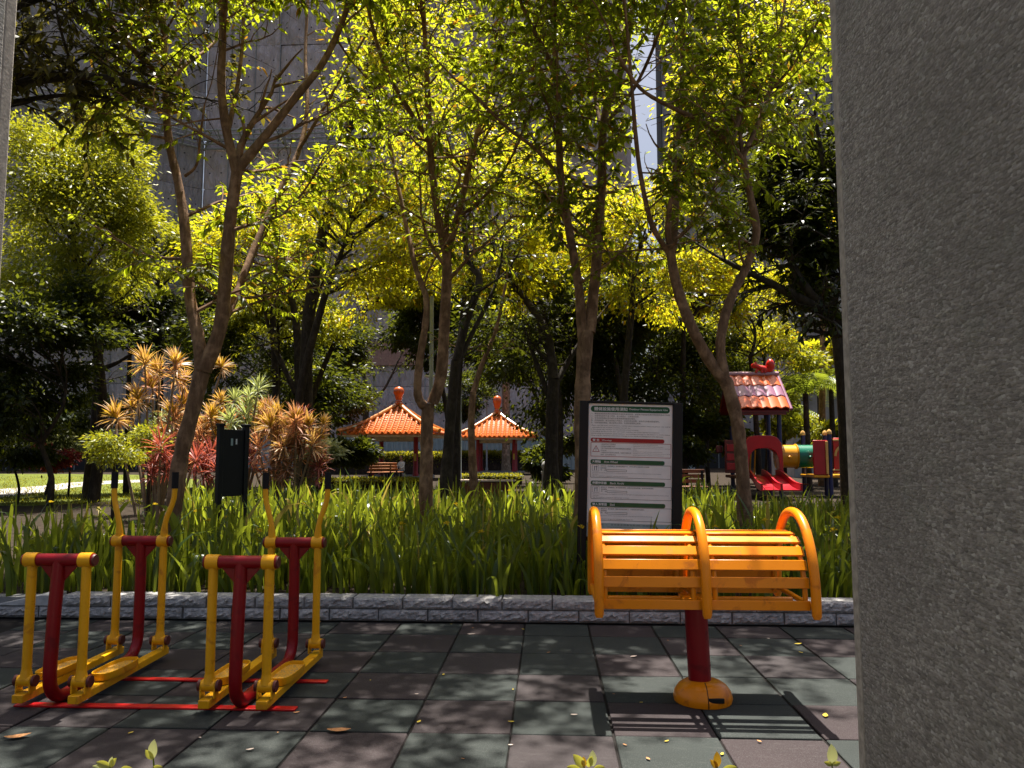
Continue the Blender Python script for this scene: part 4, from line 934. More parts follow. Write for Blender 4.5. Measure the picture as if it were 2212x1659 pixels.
# ================================================================== PAVILIONS
def pavilion(label, xc, Y, wpx, z_eave_px, apex_px, fin_px):
    c = at(xc, 1000, Y); cx = float(c[0]); Rr = wpx * mpx(Y) / 2
    ze = float(at(xc, z_eave_px, Y)[2]); za = float(at(xc, apex_px, Y + Rr)[2]); zf = float(at(xc, fin_px, Y + Rr)[2]); cyy = Y + Rr
    pv_ = thing('pavilion', label, 'pavilion', (cx, cyy, .13), 'garden pavilions')
    L0 = Vector((cx, cyy, .13))
    h = za - ze; prof = lambda t_: ze - .13 + h * (t_ ** 1.28) - .0
    flr = .17
    MB().box((0, 0, flr / 2), (Rr * 1.35, Rr * 1.35, flr)).build('platform', M['concrete'], pv_, .01)
    cs = Rr * .45
    for sx in (-1, 1):
        for sy in (-1, 1):
            cl = MB().lathe([(.15, flr), (.15, flr + .10), (.118, flr + .14), (.113, 1.5), (.108, ze - .13 + .02)], (sx * cs, sy * cs, 0), 16).build('column', M['col_red'], pv_)
            if sx > 0 and sy < 0: MB().box((sx * cs, sy * cs - .118, 1.05), (.10, .012, .34)).build('notice', M['dry_yellow'], cl)
    # eave board and ceiling
    MB().box((0, 0, ze - .13 - .055), (Rr * 1.93, Rr * 1.93, .10)).build('eave', M['eave'], pv_, .008)
    MB().box((0, -cs, ze - .33), (cs * 2, .12, .18)).box((0, cs, ze - .33), (cs * 2, .12, .18)).box((-cs, 0, ze - .33), (.12, cs * 2, .18)).box((cs, 0, ze - .33), (.12, cs * 2, .18)).build('beam', M['eave'], pv_)
    # roof skin: stepped courses of pan tiles
    nc = 13; mb = MB()
    for k in range(4):
        A = Matrix.Rotation(k * math.pi / 2, 4, 'Z')
        for i in range(nc):
            t0, t1 = i / nc, (i + 1) / nc
            r0, r1 = Rr * (1 - t0), Rr * (1 - t1); z0, z1 = prof(t0) + .035, prof(t1)
            vs = [(-r0, -r0, z0 - .06), (r0, -r0, z0 - .06), (r0, -r0, z0), (-r0, -r0, z0), (r1, -r1, z1), (-r1, -r1, z1)]
            mb.add([A @ Vector(v) for v in vs], [(0, 1, 2, 3), (3, 2, 4, 5)])
    rf = mb.build('roof', M['roof_tile'], pv_, smooth=False)
    nr = 17; sp = 2 * Rr / nr
    for k in range(4):
        A = Matrix.Rotation(k * math.pi / 2, 4, 'Z')
        jm = MB()
        for i in range(nr):
            x = -Rr + sp * (i + .5); tmax = 1 - abs(x) / Rr - .03
            if tmax < .03: continue
            pts, rs = [], []; m_ = max(2, int(tmax * nc) + 1)
            for s in range(m_):
                ta, tb = tmax * s / m_, tmax * (s + 1) / m_
                for tt, r_ in ((ta, .078), (tb - .004, .066)):
                    pts.append(A @ Vector((x, -Rr * (1 - tt) - (.05 if tt == 0 else 0), prof(tt) + .045))); rs.append(r_)
            q = MB() if k != 2 else jm
            q.tube(pts, rs, 8)
            if k != 2: q.build('tile_rib', M['roof_tile'], rf, angle=25)
        if k == 2: jm.build('rear_tile_ribs', M['roof_tile'], rf)['kind'] = 'stuff'
        # hip ridge
        pts = [A @ Vector((-Rr * (1 - tt) * 1.01, -Rr * (1 - tt) * 1.01, prof(tt) + .10 + .06 * (1 - tt) ** 3)) for tt in [j / 12 for j in range(13)]]
        MB().tube(pts, [.105 if j % 2 else .095 for j in range(13)], 8).build('ridge', M['roof_ridge'], rf)
        MB().tube([p - Vector((0, 0, .13)) for p in pts], .07, 6).build('ridge_course', M['roof_tile'], rf)
    hf = zf - za; z0 = za - .13
    MB().lathe([(.22, -.05), (.22, .05), (.16, .10), (.17, .14), (.14, .2), (.20, .42), (.265, hf * .64), (.26, hf * .82), (.19, hf * .94), (.06, hf)], (0, 0, z0 + .06), 18).build('finial', M['finial'], pv_)
    return pv_, cx, cyy, flr + .13
_, gx, gy, gf = pavilion('nearer pavilion with orange glazed tile roof and red columns', 838, 35, 222, 938, 876, 838)
_, g2x, g2y, g2f = pavilion('farther pavilion with orange glazed tile roof, partly behind thin trunks', 1068, 44, 178, 945, 893, 857)

# ------------------------------------------------------------------ person resting in the pavilion
def person():
    p = at(868, 1000, 35.35); base = Vector((float(p[0]), 35.35, .13))
    root = thing('person', 'person in a white shirt sitting inside the nearer pavilion', 'person', tuple(base))
    js = [(0, 0, .50), (0, 0, .72), (0, -.02, .95), (0, -.03, 1.04), (-.09, -.02, .48), (-.11, -.40, .47), (-.11, -.42, .08), (-.11, -.54, .045), (.09, -.02, .48), (.11, -.40, .47), (.11, -.42, .08), (.11, -.54, .045),
          (-.17, -.01, .93), (-.22, -.10, .70), (-.12, -.30, .58), (-.09, -.36, .56), (.17, -.01, .93), (.22, -.10, .70), (.12, -.30, .58), (.09, -.36, .56), (0, -.04, 1.10)]
    ed = [(0, 1), (1, 2), (2, 3), (0, 4), (4, 5), (5, 6), (6, 7), (0, 8), (8, 9), (9, 10), (10, 11), (2, 12), (12, 13), (13, 14), (14, 15), (2, 16), (16, 17), (17, 18), (18, 19), (3, 20)]
    rad = [.14, .13, .13, .055, .10, .075, .05, .04, .10, .075, .05, .04, .065, .05, .035, .03, .065, .05, .035, .03, .05]
    me = bpy.data.meshes.new('body'); me.from_pydata(js, ed, []); o = link('body', me, root)
    sk_ = o.modifiers.new('skin', 'SKIN'); sk_.use_smooth_shade = True
    for i, r_ in enumerate(rad): me.skin_vertices[0].data[i].radius = (r_, r_)
    me.skin_vertices[0].data[0].use_root = True
    o.modifiers.new('sub', 'SUBSURF').levels = 1
    dg = bpy.context.evaluated_depsgraph_get(); m2 = bpy.data.meshes.new_from_object(o.evaluated_get(dg)); o.modifiers.clear(); o.data = m2
    for q in ('shirt', 'trousers', 'skin'): m2.materials.append(M[q])
    for f in m2.polygons:
        c = f.center
        f.material_index = 2 if (c.z > 1.0 or (c.y < -.2 and c.z > .53 and abs(c.x) < .2 and c.z < .66)) else 1 if (c.z < .52) else 0
    hd = MB(); vs = []
    hd.lathe([(.02, -.115), (.05, -.10), (.072, -.05), (.082, .0), (.083, .04), (.07, .09), (.04, .118), (.01, .125)], (0, -.05, 1.21), 14)
    hd.lathe([(.004, -.01), (.012, 0), (.010, .015), (.003, .03)], (0, -.135, 1.20), 6)
    hd.build('head', M['skin'], root)
    MB().lathe([(.089, -.01), (.091, .04), (.078, .095), (.045, .13), (.01, .138)], (0, -.035, 1.21), 14).build('hair', M['hair'], root)
person()
po = bpy.data.objects['person']; po.scale = (.86,) * 3; po.rotation_euler.z = R(-35)
stl = thing('stone_stool', 'stone drum stool under the seated person by the nearer pavilion', 'stool', (po.location.x, po.location.y, .13))
MB().lathe([(.15, 0), (.18, .1), (.19, .2), (.17, .3), (.15, .33)], n=14).build('drum', M['concrete'], stl)

# ================================================================== BENCHES, LAMPS, HEDGES NEAR THE PAVILIONS
def park_bench(label, x, y, Y, wd, face, m='wood', zb=.13):
    p = at(x, y, Y); o = thing('park_bench', label, 'bench', (float(p[0]), Y, zb), 'park benches', face)
    for k in range(3): MB().box((0, .25 + .03 * k, .55 + .12 * k), (wd, .03, .09), (-.2, 0, 0)).build('back_slat', M[m], o, .006)
    for k in range(4): MB().box((0, -.2 + .12 * k, .42), (wd, .10, .035)).build('seat_slat', M[m], o, .006)
    for s in (-1, 1):
        MB().box((s * wd * .42, -.15, .2), (.06, .06, .42)).build('leg', M['black_metal'], o); MB().box((s * wd * .42, .2, .4), (.05, .06, .80), (-.12, 0, 0)).build('leg', M['black_metal'], o)
park_bench('orange wooden bench in the sun behind the irises, below the dracaenas', 596, 1030, 17, .50, R(15))
park_bench('wooden bench before the nearer pavilion', 820, 1025, 33, 1.0, R(205))
park_bench('wooden bench turned sideways at the nearer pavilion', 846, 1022, 33.6, .9, R(160))
park_bench('dark wooden bench half hidden behind the notice board', 1487, 1035, 19, .9, R(0), 'wood_dark')
b_ = at(1035, 1040, 21)
sb_ = thing('seat_wall', 'long low brown brick seat with pale top behind the irises', 'seat', (float(b_[0]), 21, .13))
MB().box((0, 0, .24), (1.86, .42, .44)).build('base', M['wood_dark'], sb_, .01); MB().box((0, 0, .49), (1.96, .5, .05)).build('top', M['dry_pale'], sb_, .01)
def lamp(label, x, ytop, Y, kind):
    p = at(x, ytop, Y); zt = float(p[2]) - .13; o = thing('lamp_post', label, 'lamp', (float(p[0]), Y, .13), 'lamp posts')
    MB().lathe([(.10, 0), (.10, .25), (.06, .3), (.055, zt)], n=12).build('pole', M['steel'], o)
    if kind == 'arm':
        MB().tube([(0, 0, zt - .3), (-.15, 0, zt), (-.6, 0, zt + .08), (-.9, 0, zt + .06)], .03, 8).build('arm', M['steel'], o)
        MB().box((-1.0, 0, zt + .04), (.34, .16, .07)).build('lamp_head', M['sign_white'], o, .02)
    elif kind == 'box':
        MB().box((-.14, 0, zt + .05), (.42, .26, .12)).build('lamp_head', M['sign_white'], o, .02)
    else:
        MB().box((0, 0, zt - .02), (.10, .10, .05)).build('pole_cap', M['steel'], o)
lamp('square-headed lamp post between dracaenas and the nearer pavilion', 630, 828, 28, 'box')
lamp('slim grey lamp post with a side arm between the pavilions', 994, 815, 25, 'arm')
lamp('grey pole rising behind the U-limbed tree', 933, 640, 22, 'cap')
lamp('lamp post with a white arm behind the farther pavilion', 1052, 822, 52, 'arm')
def hedge(label, x0, x1, y, Y, hgt, dep, seed, m='hedge', size=.09):
    a, b = at(x0, y, Y)[0], at(x1, y, Y)[0]; r2 = np.random.default_rng(seed); root = thing('hedge', label, 'hedge', (float(a + b) / 2, Y, .13))
    n = int((b - a) * dep * 500 + (b - a) * hgt * 600); P = np.stack([r2.uniform(a, b, n), Y + r2.uniform(-dep / 2, dep / 2, n), .13 + hgt * (1 - np.abs(r2.normal(0, .22, n))).clip(.05, 1.05)], 1)
    D = r2.normal(size=(n, 3)) + np.array([0, -.3, .5]); N = r2.normal(size=(n, 3)) * .6 + np.array([0, 0, 1])
    L = size * r2.uniform(.6, 1.2, n); leaf_obj('foliage', P, D, N, L, L * .55, M[m], root, False)
    MB().box(((a + b) / 2, Y, .13 + hgt * .4), (b - a - .1, dep * .6, hgt * .8)).build('twig_mass', M['bark_dark'], root, world=True)
hedge('low clipped golden hedge in front of the nearer pavilion', 640, 925, 1045, 25, .42, 1.6, 1)
hedge('low clipped golden hedge in front of the farther pavilion', 985, 1130, 1040, 31, .40, 1.4, 2)
hedge('tall golden-topped hedge behind the nearer pavilion', 700, 960, 985, 45, 1.3, .9, 3, size=.14)
hedge('tall golden-topped hedge behind the farther pavilion', 985, 1175, 985, 56, 1.4, .9, 4, size=.16)
bo = at(1340, 1000, 30)
bl = thing('stone_bollard', 'small stone post beside the dark trunk by the farther pavilion', 'bollard', (float(at(1180, 1000, 27)[0]), 27, .13))
MB().lathe([(.16, 0), (.16, .5), (.19, .52), (.19, .6), (.12, .64), (.16, .72), (.17, .82), (.12, .93), (.03, .98)], n=14).build('stone', M['concrete'], bl)

# dark trunks between the pavilions
def thin_tree(label, Y, px, r, seed, leafm='leaf_d', barkm='bark_dark', dens=.45, zmin=3.5, extra=()):
    front_tree(label, Y, [(px[0][0], px[0][1], 0, r[0]), (px[1][0], px[1][1], 0, r[0] * .9), (px[2][0], px[2][1], 0, r[0] * .8)],
               [dict(p=[(a, b, .15 * i) for i, (a, b) in enumerate(px[2:])], r=(r[0] * .8, r[1]))] + [dict(p=e, r=(r[0] * .5, 2)) for e in extra], seed, leafm, dens, zmin, 10, .14, barkm)
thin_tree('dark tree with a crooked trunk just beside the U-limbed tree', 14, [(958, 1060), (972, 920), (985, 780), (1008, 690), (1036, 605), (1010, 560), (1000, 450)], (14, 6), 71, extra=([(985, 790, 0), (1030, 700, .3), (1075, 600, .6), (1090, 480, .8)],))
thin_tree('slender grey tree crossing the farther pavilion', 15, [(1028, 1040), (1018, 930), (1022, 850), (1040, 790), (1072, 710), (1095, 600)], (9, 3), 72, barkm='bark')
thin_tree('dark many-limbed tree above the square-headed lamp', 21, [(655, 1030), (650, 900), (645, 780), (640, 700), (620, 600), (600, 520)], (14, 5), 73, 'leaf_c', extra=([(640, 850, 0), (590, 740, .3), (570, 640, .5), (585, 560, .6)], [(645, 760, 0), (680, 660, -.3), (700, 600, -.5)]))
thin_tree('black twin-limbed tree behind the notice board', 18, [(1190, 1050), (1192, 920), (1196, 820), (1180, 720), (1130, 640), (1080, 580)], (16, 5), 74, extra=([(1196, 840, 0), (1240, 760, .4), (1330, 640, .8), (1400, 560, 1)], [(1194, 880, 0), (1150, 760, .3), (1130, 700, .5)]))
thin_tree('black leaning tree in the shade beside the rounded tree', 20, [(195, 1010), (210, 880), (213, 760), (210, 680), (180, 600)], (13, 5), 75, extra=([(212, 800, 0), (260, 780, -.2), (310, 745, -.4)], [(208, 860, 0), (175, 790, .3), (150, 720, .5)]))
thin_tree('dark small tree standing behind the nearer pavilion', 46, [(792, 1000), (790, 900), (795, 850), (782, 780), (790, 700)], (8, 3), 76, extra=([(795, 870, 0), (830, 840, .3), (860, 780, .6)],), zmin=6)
front_tree('black bough bending in from behind the wide granite pillar', 13, [(1990, 1060, 0, 24), (1960, 900, 0, 22), (1900, 780, 0, 20)],
    [dict(p=[(1900, 790, 0), (1815, 705, 0), (1765, 668, 0), (1700, 630, 0), (1640, 600, .1), (1560, 560, .3)], r=(19, 5)), dict(p=[(1800, 690, 0), (1720, 590, .3), (1690, 480, .5), (1700, 380, .7)], r=(12, 4)), dict(p=[(1880, 770, 0), (1840, 560, .2), (1790, 400, .2), (1760, 250, .3)], r=(12, 4))], 77, 'leaf_d', 1.2, 3.0, 12, .13, 'bark_dark')
front_tree('brown straight trunk before the concrete stair building', 30, [(1776, 1010, 0, 8), (1776, 880, 0, 8), (1778, 760, 0, 7)], [dict(p=[(1778, 770, 0), (1777, 690, 0), (1782, 600, 0), (1790, 500, .5)], r=(7, 3))], 78, 'leaf_b', .6, 8, 9, .2, 'bark')
# royal palm trunk behind the farther pavilion
rp = at(1093, 1000, 52); pr = thing('palm_tree', 'tall smooth palm trunk rising behind the farther pavilion', 'palm', (float(rp[0]), 52, .13))
MB().lathe([(.34, 0), (.30, .6), (.27, 2), (.26, 4.5), (.28, 6.2), (.22, 8), (.16, 9)], n=16).build('trunk', M['bark_pale'], pr)
def fronds(root, top, n_, L_, seed, m='palm', wid=.042):
    r2 = np.random.default_rng(seed)
    for k in range(n_):
        a = 2 * math.pi * k / n_ + r2.normal(0, .2); el = r2.uniform(.55, 1.4); pts = []
        d = np.array([math.cos(a), math.sin(a)])
        for i in range(13):
            t_ = i / 12; pts.append(np.array([d[0] * L_ * t_ * math.cos(el) * (1 + .3 * t_), d[1] * L_ * t_ * math.cos(el) * (1 + .3 * t_), L_ * (t_ * math.sin(el) - .78 * t_ ** 2.4)]) + top)
        P, D, N, L = [], [], [], []
        for i in range(1, 13):
            for u in range(2):
                f = i - u / 2; j = int(max(0, math.ceil(f) - 1)); b = pts[j] + (pts[j + 1] - pts[j]) * (f - j); ax = unit(pts[j + 1] - pts[j]); sd = unit(np.cross(ax, [0, 0, 1]))
                for s in (-1, 1):
                    P.append(b); D.append(ax * .6 + sd * s - np.array([0, 0, .35])); N.append(np.array([0, 0, 1]) + sd * s * .3); L.append(L_ * .32 * math.sin(math.pi * min(.95, .12 + f / 14)))
        P = np.array(P) + np.array(org(root)); L = np.array(L)
        fr = leaf_obj('frond', P, np.array(D), np.array(N), L, np.full(len(L), wid), M[m], root, False, None)
        MB().tube([tuple(q) for q in pts], [.02 * (1 - .8 * i / 12) for i in range(13)], 5).build('midrib', M['palm'], fr)
fronds(pr, np.array([0, 0, 9.0]), 9, 2.4, 5, wid=.08)
for i, (x, y, Y, L_, n_, lab) in enumerate([(1740, 850, 26, 1.9, 11, 'feathery palm with dark fronds above the tunnel'), (1795, 840, 29, 2.1, 11, 'sunlit palm with arching fronds beside the wide granite pillar'), (1690, 900, 31, 1.8, 9, 'small palm behind the play structure roof')]):
    p = at(x, y, Y); o = thing('palm_tree', lab, 'palm', (float(p[0]), Y, .13), 'palms behind the play structure'); h_ = float(p[2]) - .13
    MB().lathe([(.14, 0), (.11, h_ * .3), (.09, h_)], n=10).build('trunk', M['bark_dark'], o); fronds(o, np.array([0, 0, h_]), n_, L_, 30 + i)

# ================================================================== PLAY STRUCTURE
PY = 22.0
pc = at(1640, 1000, PY)
ps = thing('play_structure', 'red and blue play structure with slide, tunnel and orange shingle roof', 'playground', (float(pc[0]), PY, .13))
def W(x, y, d=0.0): return Vector(at(x, y, PY)) + Vector((0, d, 0))
def pbox(name, x0, y0, x1, y1, d0, d1, m, parent=ps, bev=.02):
    a, b = W(x0, y1), W(x1, y0); return MB().box(((a.x + b.x) / 2, PY + (d0 + d1) / 2, (a.z + b.z) / 2), (b.x - a.x, d1 - d0, b.z - a.z)).build(name, M[m], parent, bev, world=True)
def ppost(x, ytop, d, cap=True, r_=.062):
    a = W(x, ytop, d); po = MB().tube([(a.x, a.y, .1), (a.x, a.y, a.z)], r_, 14).build('post', M['blue'], ps, world=True)
    if cap: MB().lathe([(r_ * 1.15, 0), (r_ * 1.2, .04), (r_ * .9, .10), (r_ * .3, .14)], (a.x, a.y, a.z), 14).build('post_cap', M['cap_yellow'], po, world=True)
ppost(1595, 880, .0, False); ppost(1682, 880, .0, False); ppost(1600, 880, 1.15, False); ppost(1684, 880, 1.15, False)
ppost(1791, 938, 0); ppost(1762, 938, 1.1); ppost(1835, 938, 0); ppost(1812, 938, 1.1)
pbox('deck', 1588, 1028, 1690, 1034, 0, 1.2, 'wood_dark'); pbox('deck', 1757, 1026, 1850, 1032, -.05, 1.15, 'play_yellow')
# gable roof: ridge along the tower, shingle rows on the front slope
r_l, r_r = W(1577, 806, .58), W(1690, 806, .58); e_l, e_r = W(1577, 886, -.35), W(1702, 886, -.35)
zr, ze_ = r_l.z, e_l.z; yr, ye = PY + .58, PY - .35
MB().prism([(ye + .03, ze_ - .03), (yr, zr - .03), (2 * yr - ye - .03, ze_ - .03), (2 * yr - ye - .03, ze_ - .07), (yr, zr - .10), (ye + .03, ze_ - .07)], r_l.x + .02, e_r.x - .06, 'x').build('roof', M['play_dark_red'], ps, world=True, smooth=False)
rfo = bpy.data.objects['roof.002'] if 'roof.002' in bpy.data.objects else ps.children[-1]
rows = [('play_orange', 0.02, .36, 6), ('play_purple', .33, .67, 6), ('play_orange', .64, 1.0, 6)]
prr = random.Random(9)
for side in (1, -1):
    for k, (m, t0, t1, n_) in enumerate(rows):
        cuts = sorted([0, 1] + [(i + prr.uniform(-.18, .18)) / n_ for i in range(1, n_)])
        for a_, b_ in zip(cuts[:-1], cuts[1:]):
            vs = []
            for u in (a_, (a_ + b_) / 2, b_):
                for t_, lift in ((t0, .015), (t1, .045)):
                    lx = r_l.x; rx = r_r.x + (e_r.x - r_r.x) * t_ * .6; x = lx + (rx - lx) * u
                    yy = yr + (ye - yr) * t_ * side; zz = zr + (ze_ - zr) * t_ + lift + (.045 if u == (a_ + b_) / 2 else 0)
                    vs.append((x, yy, zz))
            vs += [(v[0], v[1], v[2] - .03) for v in vs]
            fs = [(0, 2, 3, 1), (2, 4, 5, 3), (1, 3, 9, 7), (3, 5, 11, 9), (0, 1, 7, 6), (4, 10, 11, 5)]
            sh = MB().add(vs, fs).build('shingle', M[m], rfo, .006, world=True)
            if side == 1: MB().lathe([(.03, 0), (.024, .02), (.008, .03)], (vs[3][0], vs[3][1] + .09, vs[3][2] + .0), 8).build('bolt', M[m], ps, world=True)
MB().tube([(r_l.x - .05, yr, zr + .03), (r_r.x + .06, yr, zr + .03)], .07, 12).build('ridge_log', M['play_pink'], ps, world=True)
for s in (1, -1): MB().tube([(r_r.x + .03, yr, zr), (e_r.x - .02, yr + (ye - yr) * s * 1.03, ze_)], .045, 8).build('barge_board', M['play_purple'], ps, world=True)
pbox('eave_board', 1590, 886, 1692, 897, -.28, -.22, 'play_dark_red', ps, .01)
# squirrel ornament on the ridge
q = W(1655, 803, .58)
sq = MB()
sq.tube(smooth_line([Vector((q.x - .26, yr, q.z + .22)), Vector((q.x - .15, yr, q.z + .24)), Vector((q.x - .02, yr, q.z + .18)), Vector((q.x + .12, yr, q.z + .12)), Vector((q.x + .2, yr, q.z + .10))], 3), [.03, .06, .085, .095, .075, .07, .085, .10, .11, .11, .105, .09, .06], 12)
sq.build('squirrel_body', M['play_scarlet'], ps, world=True)
MB().tube(smooth_line([Vector((q.x + .17, yr, q.z + .08)), Vector((q.x + .28, yr, q.z + .16)), Vector((q.x + .27, yr, q.z + .30)), Vector((q.x + .20, yr, q.z + .36))], 4), [.06, .075, .09, .105, .115, .125, .13, .135, .135, .13, .12, .10, .05], 12).build('squirrel_tail', M['play_scarlet'], ps, world=True)
for dx_ in (-.1, .06, .15):
    MB().tube([(q.x + dx_, yr - .05, q.z + .12), (q.x + dx_ - .05, yr - .07, q.z + .03)], [.05, .035], 8).build('squirrel_leg', M['play_scarlet'], ps, world=True)
for dy_ in (-.05, .05): MB().lathe([(.03, 0), (.03, .03), (.008, .06)], (q.x - .14, yr + dy_, q.z + .29), 8).build('squirrel_ear', M['play_scarlet'], ps, world=True)
# slide hood: thick arch
def arch_frame(name, x0, y0, x1, y1, ix0, iy0, ix1, d0, d1, m):
    a, b = W(x0, y1), W(x1, y0); i0, i1 = W(ix0, y1), W(ix1, iy0); n_ = 16; out, inn = [], []
    for k in range(n_ + 1):
        t_ = math.pi * (1 - k / n_); c_, s_ = math.cos(t_), math.sin(t_)
        out.append(((a.x + b.x) / 2 + (b.x - a.x) / 2 * math.copysign(abs(c_) ** .5, c_), a.z + (b.z - a.z) * abs(s_) ** .38))
        inn.append(((i0.x + i1.x) / 2 + (i1.x - i0.x) / 2 * math.copysign(abs(c_) ** .7, c_), a.z + (i1.z - a.z) * abs(s_) ** .55))
    vs = [(x, PY + d, z) for d in (d0, d1) for (x, z) in out + inn]; m_ = n_ + 1; fs = []
    for k in range(n_):
        fs += [(k, k + 1, m_ + k + 1, m_ + k), (2 * m_ + k, 3 * m_ + k, 3 * m_ + k + 1, 2 * m_ + k + 1), (k, 2 * m_ + k, 2 * m_ + k + 1, k + 1), (m_ + k, m_ + k + 1, 3 * m_ + k + 1, 3 * m_ + k)]
    fs += [(0, m_, 3 * m_, 2 * m_), (m_ - 1, 3 * m_ - 1, 4 * m_ - 1, 2 * m_ - 1)]
    return MB().add(vs, fs).build(name, M[m], ps, .012, world=True, angle=50)
arch_frame('slide_hood', 1600, 941, 1683, 1022, 1612, 968, 1676, -.32, -.02, 'play_red')
# double slide
sA, sB = W(1612, 1020, -.1), W(1676, 1020, -.1); bA, bB = W(1608, 1046, -1.6), W(1692, 1046, -1.6)
zs, zb_ = sA.z - .08, .42
def slide_strip(name, u0, u1, m, lift0, lift1, thick=.03):
    vs = []
    for i in range(9):
        t_ = i / 8; y = PY - .1 - 1.55 * t_; z = zs + (zb_ - zs) * (t_ - .12 * math.sin(t_ * 6.283))
        for u, lf in ((u0, lift0), (u1, lift1)):
            x = (sA.x + (sB.x - sA.x) * u) * (1 - t_) + (bA.x + (bB.x - bA.x) * u) * t_
            vs.append((x, y, z + lf)); vs.append((x, y, z + lf - thick))
    fs = []
    for i in range(8):
        a_ = i * 4; b_ = a_ + 4; fs += [(a_, a_ + 2, b_ + 2, b_), (a_ + 1, b_ + 1, b_ + 3, a_ + 3), (a_, b_, b_ + 1, a_ + 1), (a_ + 2, a_ + 3, b_ + 3, b_ + 2)]
    fs += [(0, 1, 3, 2), (32, 34, 35, 33)]
    MB().add(vs, fs).build(name, M[m], ps, world=True)
slide_strip('slide_bed', .05, .47, 'play_red', 0, 0); slide_strip('slide_bed', .53, .95, 'play_red', 0, 0)
for u in (0.0, .475, .945): slide_strip('slide_side', u, u + .055, 'play_red', .16, .16, .19)
pbox('side_panel', 1567, 950, 1591, 1022, .0, .06, 'play_dark_red'); pbox('side_panel', 1552, 962, 1566, 978, .3, .36, 'play_dark_red')
for k in range(3): pbox('panel_block', 1570, 960 + 20 * k, 1588, 975 + 20 * k, -.03, .0, 'play_red', ps, .01)
# climbing bars inside the arch
for x_ in (1640, 1650): MB().tube([W(x_, 972, .9), W(x_ - 2, 1028, .9)], .022, 8).build('ladder_bar', M['play_yellow'], ps, world=True)
# tunnel
def tunnel(name, x0, x1, m, r_):
    a, b = W(x0, 986, .45), W(x1, 986, .45); L_ = b.x - a.x; pts = [(a.x + L_ * t_, a.y, a.z) for t_ in (0, .02, .06, .5, .94, .98, 1)]
    MB().tube(pts, [r_ + .035, r_ + .035, r_, r_, r_, r_ + .035, r_ + .035], 32).build(name, M[m], ps, world=True)
    MB().lathe([(.06, 0), (.05, .02), (.02, .035)], (0, 0, 0), 10)
tunnel('tunnel_section', 1688, 1730, 'play_yellow', .325); tunnel('tunnel_section', 1730.5, 1777, 'play_green', .325)
for x_, m in ((1709, 'play_yellow'), (1754, 'play_green')):
    a = W(x_, 988, .45 - .33); MB().tube([a, a - Vector((0, .03, 0))], [.05, .035], 12).build('tunnel_boss', M[m], ps, world=True)
pbox('end_panel', 1757, 951, 1786, 1026, -.06, .0, 'play_red'); pbox('panel_rim', 1783, 953, 1786, 1024, -.10, -.061, 'cap_yellow', ps, .01)
rp_ = pbox('side_panel', 1801, 946, 1852, 1021, -.06, .0, 'play_scarlet')
MB().tube(arc(tuple(W(1826, 985, -.075)), .30, R(60), R(180), 10, 'xz'), .035, 8).build('panel_arc', M['cap_yellow'], rp_, world=True)
for y_ in (951, 1015): pbox('rail', 1797, y_ - 1.5, 1850, y_ + 1.5, -.09, -.061, 'cap_yellow', ps, .005)
pbox('rail', 1612, 1046, 1760, 1049, .5, .56, 'wood_dark', ps, .01)

# ================================================================== BUILDINGS BEHIND
def sheet_mat(name, base):
    t = NT(name); c = t.n('ShaderNodeTexCoord'); sp = t.n('ShaderNodeSeparateXYZ'); t.l(c.outputs['Object'], sp.inputs[0])
    oi = t.n('ShaderNodeObjectInfo'); g = t.geo()
    def cell(sock, s): return t.math('SUBTRACT', t.math('FRACT', t.math('MULTIPLY', sock, s)), .5)
    fx, fz = cell(sp.outputs[0], 1.0), cell(sp.outputs[2], .7)
    dist = t.math('SQRT', t.math('ADD', t.math('POWER', t.math('MULTIPLY', fx, .8), 2), t.math('POWER', t.math('MULTIPLY', fz, 1.25), 2)))
    dot = t.math('LESS_THAN', dist, .055)
    col = t.mixc(oi.outputs['Random'], tuple(q * .88 for q in base), tuple(q * 1.1 for q in base))
    col = t.mixc(t.math('MULTIPLY', t.noise(t.geo((1, 1, .25)), 1.2, 5), .5), col, tuple(q * .72 for q in base))
    col = t.mixc(dot, col, (.05, .045, .05))
    n1 = t.noise(t.geo((1, 1, .35), (0, .3, 0)), 2.6, 5, .55, 1.2)
    return t.done(t.prin(col, .5, .35, t.bump(n1, 1.0, .35)))
M['sheet'] = sheet_mat('scaffold_sheet', (.60, .50, .495)); M['sheet_dark'] = sheet_mat('scaffold_sheet_shade', (.42, .37, .37))  # second is a darker copy of the sheet, shade put into its colour
def sheet_panel(w_, h_, seed, m):
    r2 = np.random.default_rng(seed); nx, nz = 8, 12; vs = []; fs = []; ph = r2.uniform(0, 6, 6)
    for j in range(nz + 1):
        for i in range(nx + 1):
            u, v = i / nx, j / nz; ed = math.sin(math.pi * u) * math.sin(math.pi * v) ** .5
            d = ed * (.14 + .12 * math.sin(7 * u + ph[0] + 3 * v) + .09 * math.sin(13 * v + 5 * u + ph[1]) + .07 * math.sin(17 * u - 9 * v + ph[2])) + r2.normal(0, .016)
            vs.append((-w_ / 2 + w_ * u, -d, -h_ / 2 + h_ * v))
    for j in range(nz):
        for i in range(nx): a = j * (nx + 1) + i; fs.append((a, a + 1, a + nx + 2, a + nx + 1))
    me = MB().add(vs, fs).mesh('sheet'); me.materials.append(m); return me
PW, PH = 2.1, 4.2
sh_l = [sheet_panel(PW - .03, PH - .03, 400 + k, M['sheet']) for k in range(5)]
sh_d = [sheet_panel(PW - .03, PH - .03, 420 + k, M['sheet_dark']) for k in range(4)]
